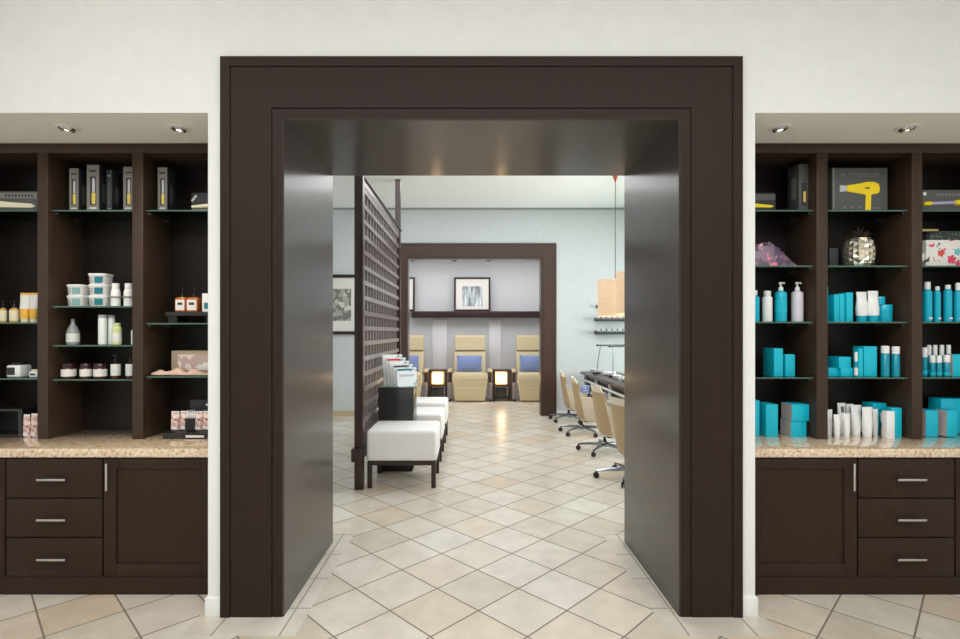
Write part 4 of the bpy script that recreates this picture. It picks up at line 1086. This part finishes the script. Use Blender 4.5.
MB().tube([(-w*.35, -.03, .064), (w*.35, -.03, .064)], .003, 6).build('zip', CHAR, t)
t = thing('hair_brush', 'pale wooden brush handle lying on the dark bag at the photo edge', 'brush', (PX(931, 3.5), 3.52, Z+h+.0675))
MB().loft([[(xx, yy*s_, zz*s_+.009) for yy, zz in ((-.012, -.009), (.012, -.009), (.014, .004), (-.014, .004))] for xx, s_ in ((-.06, .7), (-.05, 1), (.05, 1), (.06, .8))]).build('handle', WOODL, t)

# third shelf
Z = 1.668
G3 = 'turquoise and white salon products'
def salon(label, px0, px1, ytop, z, body, cap, y=YI+.045, pump=True, caph=None, neck=.45, lab=None, shoulder=.9, group=G3):
    x, w = at(px0, px1, y); h = PZ(ytop, y)-z
    return bottle('pump_bottle' if pump else 'salon_bottle', label, x, y, z, w/2, h, body, cap, group, lab, neck, shoulder, pump, caph if caph else (.22 if pump else .16))
salon('turquoise bottle cut off by the right wall edge', 749, 759.5, 290.5, Z, TEAL_B, WHITE, pump=False, neck=.5)
salon('white bottle, short and capped, second from the right wall edge', 762, 772.5, 291, Z, WHITE, WHITE, pump=False, neck=.6)
salon('turquoise pump bottle between two white bottles', 774.5, 787, 282, Z, TEAL_B, WHITE, lab=(.3, .7, TEAL))
salon('pale lilac pump bottle at the right end of its shelf beside the divider', 791, 803.5, 282, Z, LILAC, WHITE, lab=(.3, .7, LILAC))
def tbox(label, px0, px1, ytop, z, y=YI+.01, d=.12, end=None, group='turquoise cartons', ybase=None, lid=False, name='product_carton'):
    x, w = at(px0, px1, y); h = PZ(ytop, y)-z
    return carton(name, label, x, y, z, w, d, h, TEAL, group, end, lid=lid)
t = tag(MB().box((PX(827.6, 3.45), 3.53, Z+.0005+.118), (.014, .15, .234), .0015).build('slim_carton', TEAL), 'very thin tall turquoise carton against the divider left of the three cartons', 'box', 'turquoise cartons')
tbox('turquoise carton, left of three side by side on the third right shelf', 834.2, 839.2, 294.5, Z, YI+.014, .1)
tbox('turquoise carton, middle of three side by side on the third right shelf', 839.7, 844.7, 294, Z, YI+.012, .1)
tbox('turquoise carton, right of three side by side on the third right shelf', 846.5, 853, 292.5, Z, YI+.005, .11)
squeeze('salon_tube', 'turquoise tube with a printed white upper half right of the three cartons', 856.5, 866.5, 292, Z, WHITE, TEAL_B, 'turquoise and white tubes on the third shelf', YI+.04, cap_frac=.55, taper=.92)
squeeze('salon_tube', 'turquoise tube with a plain white upper half left of the turquoise tubs', 867.8, 878, 291, Z, WHITE, TEAL_B, 'turquoise and white tubes on the third shelf', YI+.03, cap_frac=.55, taper=.92)
def ttub(label, px0, px1, z, h, y):
    x, w = at(px0, px1, y-.04); t = thing('treatment_tub', label, 'tub', (x, y, z+E), 0, 'turquoise tubs'); r = w/2*y/math.hypot(x, y)
    MB().lathe([(0, 0), (r*.95, 0), (r, .004), (r, h*.56), (0, h*.56)], seg=28).build('body', TEAL_B, t)
    MB().lathe([(0, h*.57), (r*1.01, h*.57), (r*1.01, h*.95), (r*.96, h), (0, h)], seg=28).build('lid', TEAL_B, t)
    return t
ttub('wide turquoise tub with a lid, bottom of the stack of two', 878.8, 897.5, Z, PZ(305, 3.53)-Z, 3.53)
zt2 = PZ(305, 3.53)+E
ttub('smaller turquoise tub on top of the wide turquoise tub', 878.5, 890, zt2, PZ(297, 3.53)-zt2, 3.52)
for px0, px1, yt, lb, pm in ((922, 932.5, 282, 'turquoise bottle at the divider end of the far-right third shelf, tallest cap', False), (933.5, 941, 286.5, 'slim turquoise bottle second from the divider on the far-right third shelf', False), (943, 952.5, 285, 'turquoise bottle third from the divider on the far-right third shelf', False), (953.2, 963, 283, 'turquoise bottle at the photo edge of the far-right third shelf', False)):
    t = salon(lb, px0, px1, yt, Z, TEAL_B, WHITE, pump=pm, neck=.55, caph=.19 if yt < 284 else .11)
    r = abs(at(px0, px1, YI+.045)[1])/2*.76
    MB().b(-r*.45, r*.45, -r*1.03, -r*.9, .018, .030).build('print', WHITE, t, smooth=False)

# fourth shelf
Z = 1.300
tbox('turquoise carton, taller of two alone on the shelf nearest the portal', 774, 783, 348.5, Z, YI+.005, .13)
tbox('turquoise carton, shorter of two alone on the shelf nearest the portal', 785.5, 795, 354.5, Z, YI+.02, .06)
a = tbox('turquoise carton lying on top of two others beside the divider', 839, 851, 357, PZ(368.3, YI+.01), YI+.01, .13)
tbox('turquoise carton, left one under the lying carton by the divider', 828.5, 839.5, 368, Z, YI+.03, .10)
tbox('turquoise carton, right one under the lying carton by the divider', 841, 853.5, 368, Z, YI+.005, .10)
salon('small dark bottle with a white pointed cap between turquoise cartons', 854, 858, 352, Z, TEAL_D, WHITE, y=3.44, pump=False, neck=.7, caph=.38, shoulder=.85, lab=(.1, .6, WHITE_P))
tbox('turquoise carton, narrow, left of the white-capped bottle pair', 858.5, 863, 348.5, Z, YI-.01, .05)
tbox('large turquoise carton in the middle of the fourth right shelf', 864, 877, 346.5, Z, YI+.005, .10)
salon('turquoise bottle with white cap, left of the matching pair', 880.5, 889.8, 346, Z, TEAL_D, WHITE, y=YI-.005, pump=False, neck=.82, caph=.24, shoulder=.96)
salon('turquoise bottle with white cap, right of the matching pair', 891, 900.2, 346.5, Z, TEAL_D, WHITE, y=YI-.005, pump=False, neck=.82, caph=.24, shoulder=.96)
k = 0
for px0, px1, yt, yy, lb in ((921.5, 927.5, 347.5, YI+.03, 'dark teal bottle with white cap at the divider, front row of the far-right group'), (929.5, 935.5, 355.5, YI+.012, 'short dark teal bottle with white cap, left in the front row'), (936, 942, 355.5, YI+.012, 'short dark teal bottle with white cap, middle of the front row'), (943, 950.5, 355, YI+.012, 'short dark teal bottle with white cap, right in the front row'),
                            (926.5, 931.5, 345, YI+.10, 'dark teal bottle with white cap, leftmost in the back row'), (932.5, 937.5, 345, YI+.10, 'dark teal bottle with white cap, second in the back row'), (939.2, 944.2, 345, YI+.10, 'dark teal bottle with white cap, third in the back row'), (946, 951, 345, YI+.10, 'dark teal bottle with white cap, last in the back row')):
    salon(lb, px0, px1, yt, Z, TEAL_D, WHITE, y=yy, pump=False, neck=.85, caph=.34, shoulder=.95, lab=(.12, .3, TEAL), group='small teal bottles at far right')
tbox('turquoise carton at the photo edge beside the small teal bottles', 953, 966, 354.5, Z, YI+.01, .05, end='left')

# things on the right granite
Z = CT
yc = 3.455
tbox('tall turquoise carton on the granite at the right wall edge, left of its twin', 747, 759.5, 400.5, Z, 3.46, .10)
tbox('tall turquoise carton on the granite, front one of the pair by the right wall edge', 766, 778, 404.5, Z, yc, .13)
t = tbox('turquoise carton with pale end lying on the granite, bottom of two', 791, 806.5, 421, Z, yc, .12, end='left')
zb = PZ(421, yc)+.0008
tbox('turquoise carton with pale end, lying on top of another on the granite', 792, 809.2, 404.5, zb, yc-.01, .12, end='left')
W7 = (('left end of the group, next to the divider', 825.8, 832.2, 409.5, 3.50), ('short one in front, second from the divider', 833.5, 840.2, 414.5, 3.45), ('tall one with grey print behind the two short ones', 837.5, 845.5, 403, 3.565),
      ('short one in front, third from the divider', 843.5, 849.8, 413.5, 3.455), ('tall one with grey print directly behind the wide tubes', 846.3, 853.5, 404, 3.565), ('wide one right of the short pair', 850.8, 861, 405, 3.51), ('widest one, in front at the middle', 862, 872.3, 407, 3.46), ('narrow one right of the widest', 872.6, 878, 409, 3.495))
for k, (lb, a, c, yt, yy) in enumerate(W7):
    t = squeeze('white_tube', 'white squeeze tube on the granite, ' + lb, a, c, yt, Z, WHITE, WHITE, 'white squeeze tubes on the right granite', yy, taper=.78)
    if 'grey print' in lb: MB().b(-.012, .004, -.017, -.0145, .15, .19).build('print', CHAR, t, smooth=False)
tbox('turquoise carton lying behind the white tubes on the granite', 873, 886.5, 403.5, PZ(410.2, 3.56)+.0012, 3.545, .10)
bb = tbox('turquoise carton upright at the rear under the lying one behind the white tubes', 873.5, 886, 410.2, Z, 3.56, .08)
salon('small printed bottle on the granite between the white tubes and the white carton', 880.5, 884.5, 413, Z, TEAL_L, WHITE, y=3.51, pump=False, neck=.8, caph=.4, lab=(.1, .5, TAN))
x, w = at(887, 894.8, 3.385); h = PZ(411.5, 3.385)-Z
carton('product_carton', 'white slim carton in front of a turquoise one on the granite', x, 3.385, Z, w, .045, h, WHITE)
tbox('turquoise slim carton right behind the white slim carton on the granite', 892, 901.8, 408, Z, 3.435, .06)
tbox('turquoise carton with pale left end on the granite at the far-right divider', 926, 938.2, 410.5, Z, 3.455, .09, end='left')
tbox('turquoise carton with pale left end on the granite at the photo edge', 947, 957.5, 410.5, Z, 3.455, .09, end='left')
tbox('large turquoise carton standing behind two pale-ended ones at the photo edge', 941, 968, 399, Z, 3.56, .10)

# ------------------------------------------------------------------ lights and camera
def area(name, loc, size, power, col=(1, 1, 1), rot=(0, 0, 0)):
    l = bpy.data.lights.new(name, 'AREA'); l.shape = 'RECTANGLE'; l.size, l.size_y = size; l.energy = power; l.color = col
    o = bpy.data.objects.new(name, l); COL.objects.link(o); o.location = loc; o.rotation_euler = rot
    return o
def spot(name, loc, power, angle, blend, col, target=None, r=.03):
    l = bpy.data.lights.new(name, 'SPOT'); l.energy = power; l.spot_size = R(angle); l.spot_blend = blend; l.color = col; l.shadow_soft_size = r
    o = bpy.data.objects.new(name, l); COL.objects.link(o); o.location = loc
    if target: o.rotation_euler = (Vector(target)-Vector(loc)).to_track_quat('-Z', 'Y').to_euler()
    return o
WARM = (1, .84, .66); NEUT = (.985, .995, 1)
area('room_light_front', (0, -.6, ZC-.02), (6, 2.6), 262, NEUT)
area('room_light_far', (.6, 6.8, ZC-.02), (6, 3.5), 135, (.97, .985, 1))
for k, (a, c) in enumerate(wins):
    area('window_daylight', (FR+.5, (a+c)/2, 1.8), (c-a, 2.8), 155, (.96, .98, 1), (0, R(90), 0))
area('room_light_alcove', (0, 11.3, 3.44), (4.5, 1.6), 74, (.985, .99, 1))
for i, x in enumerate(DLX):
    spot('downlight_beam', (x, 3.115, ZS-.035), 16 if i < 2 else 8, 95, .8, WARM if i < 2 else (1, .95, .86))
spot('ceiling_spot', (-2.0, 1.3, ZC-.05), 14, 58, 1, (1, .93, .86), (-1.95, 2.91, 3.25), .18)
for x in (-.775, .70):
    l = bpy.data.lights.new('lantern_glow', 'POINT'); l.energy = 4; l.color = (1, .72, .42); l.shadow_soft_size = .05
    o = bpy.data.objects.new('lantern_glow', l); COL.objects.link(o); o.location = (x, 11.78, .55)
for y in (7.6, 6.61):
    l = bpy.data.lights.new('pendant_glow', 'POINT'); l.energy = 4; l.color = (1, .82, .6); l.shadow_soft_size = .06
    o = bpy.data.objects.new('pendant_glow', l); COL.objects.link(o); o.location = (2.13, y, 1.98)
wd = bpy.data.worlds.new('daylight'); SC.world = wd; wd.use_nodes = True
bg = wd.node_tree.nodes['Background']; bg.inputs['Color'].default_value = (.9, .96, 1, 1); bg.inputs['Strength'].default_value = .5

cam = bpy.data.cameras.new('camera'); co = bpy.data.objects.new('camera', cam); COL.objects.link(co); SC.camera = co
co.location = (0, 0, H); co.rotation_euler = (R(90), 0, 0)
cam.sensor_fit = 'HORIZONTAL'; cam.sensor_width = 36; cam.lens = F/960*36
cam.shift_x = (480-CX)/960; cam.shift_y = (CY-319.5)/960
cam.clip_start = .05; cam.clip_end = 60
SC.view_settings.view_transform = 'Standard'; SC.view_settings.look = 'None'
SC.view_settings.exposure = .15; SC.view_settings.gamma = 1; SC.view_settings.use_curve_mapping = False
SC.cycles.use_denoising = True
SC.cycles.max_bounces = 10; SC.cycles.diffuse_bounces = 5; SC.cycles.glossy_bounces = 5; SC.cycles.transparent_max_bounces = 16
SC.cycles.sample_clamp_indirect = 6
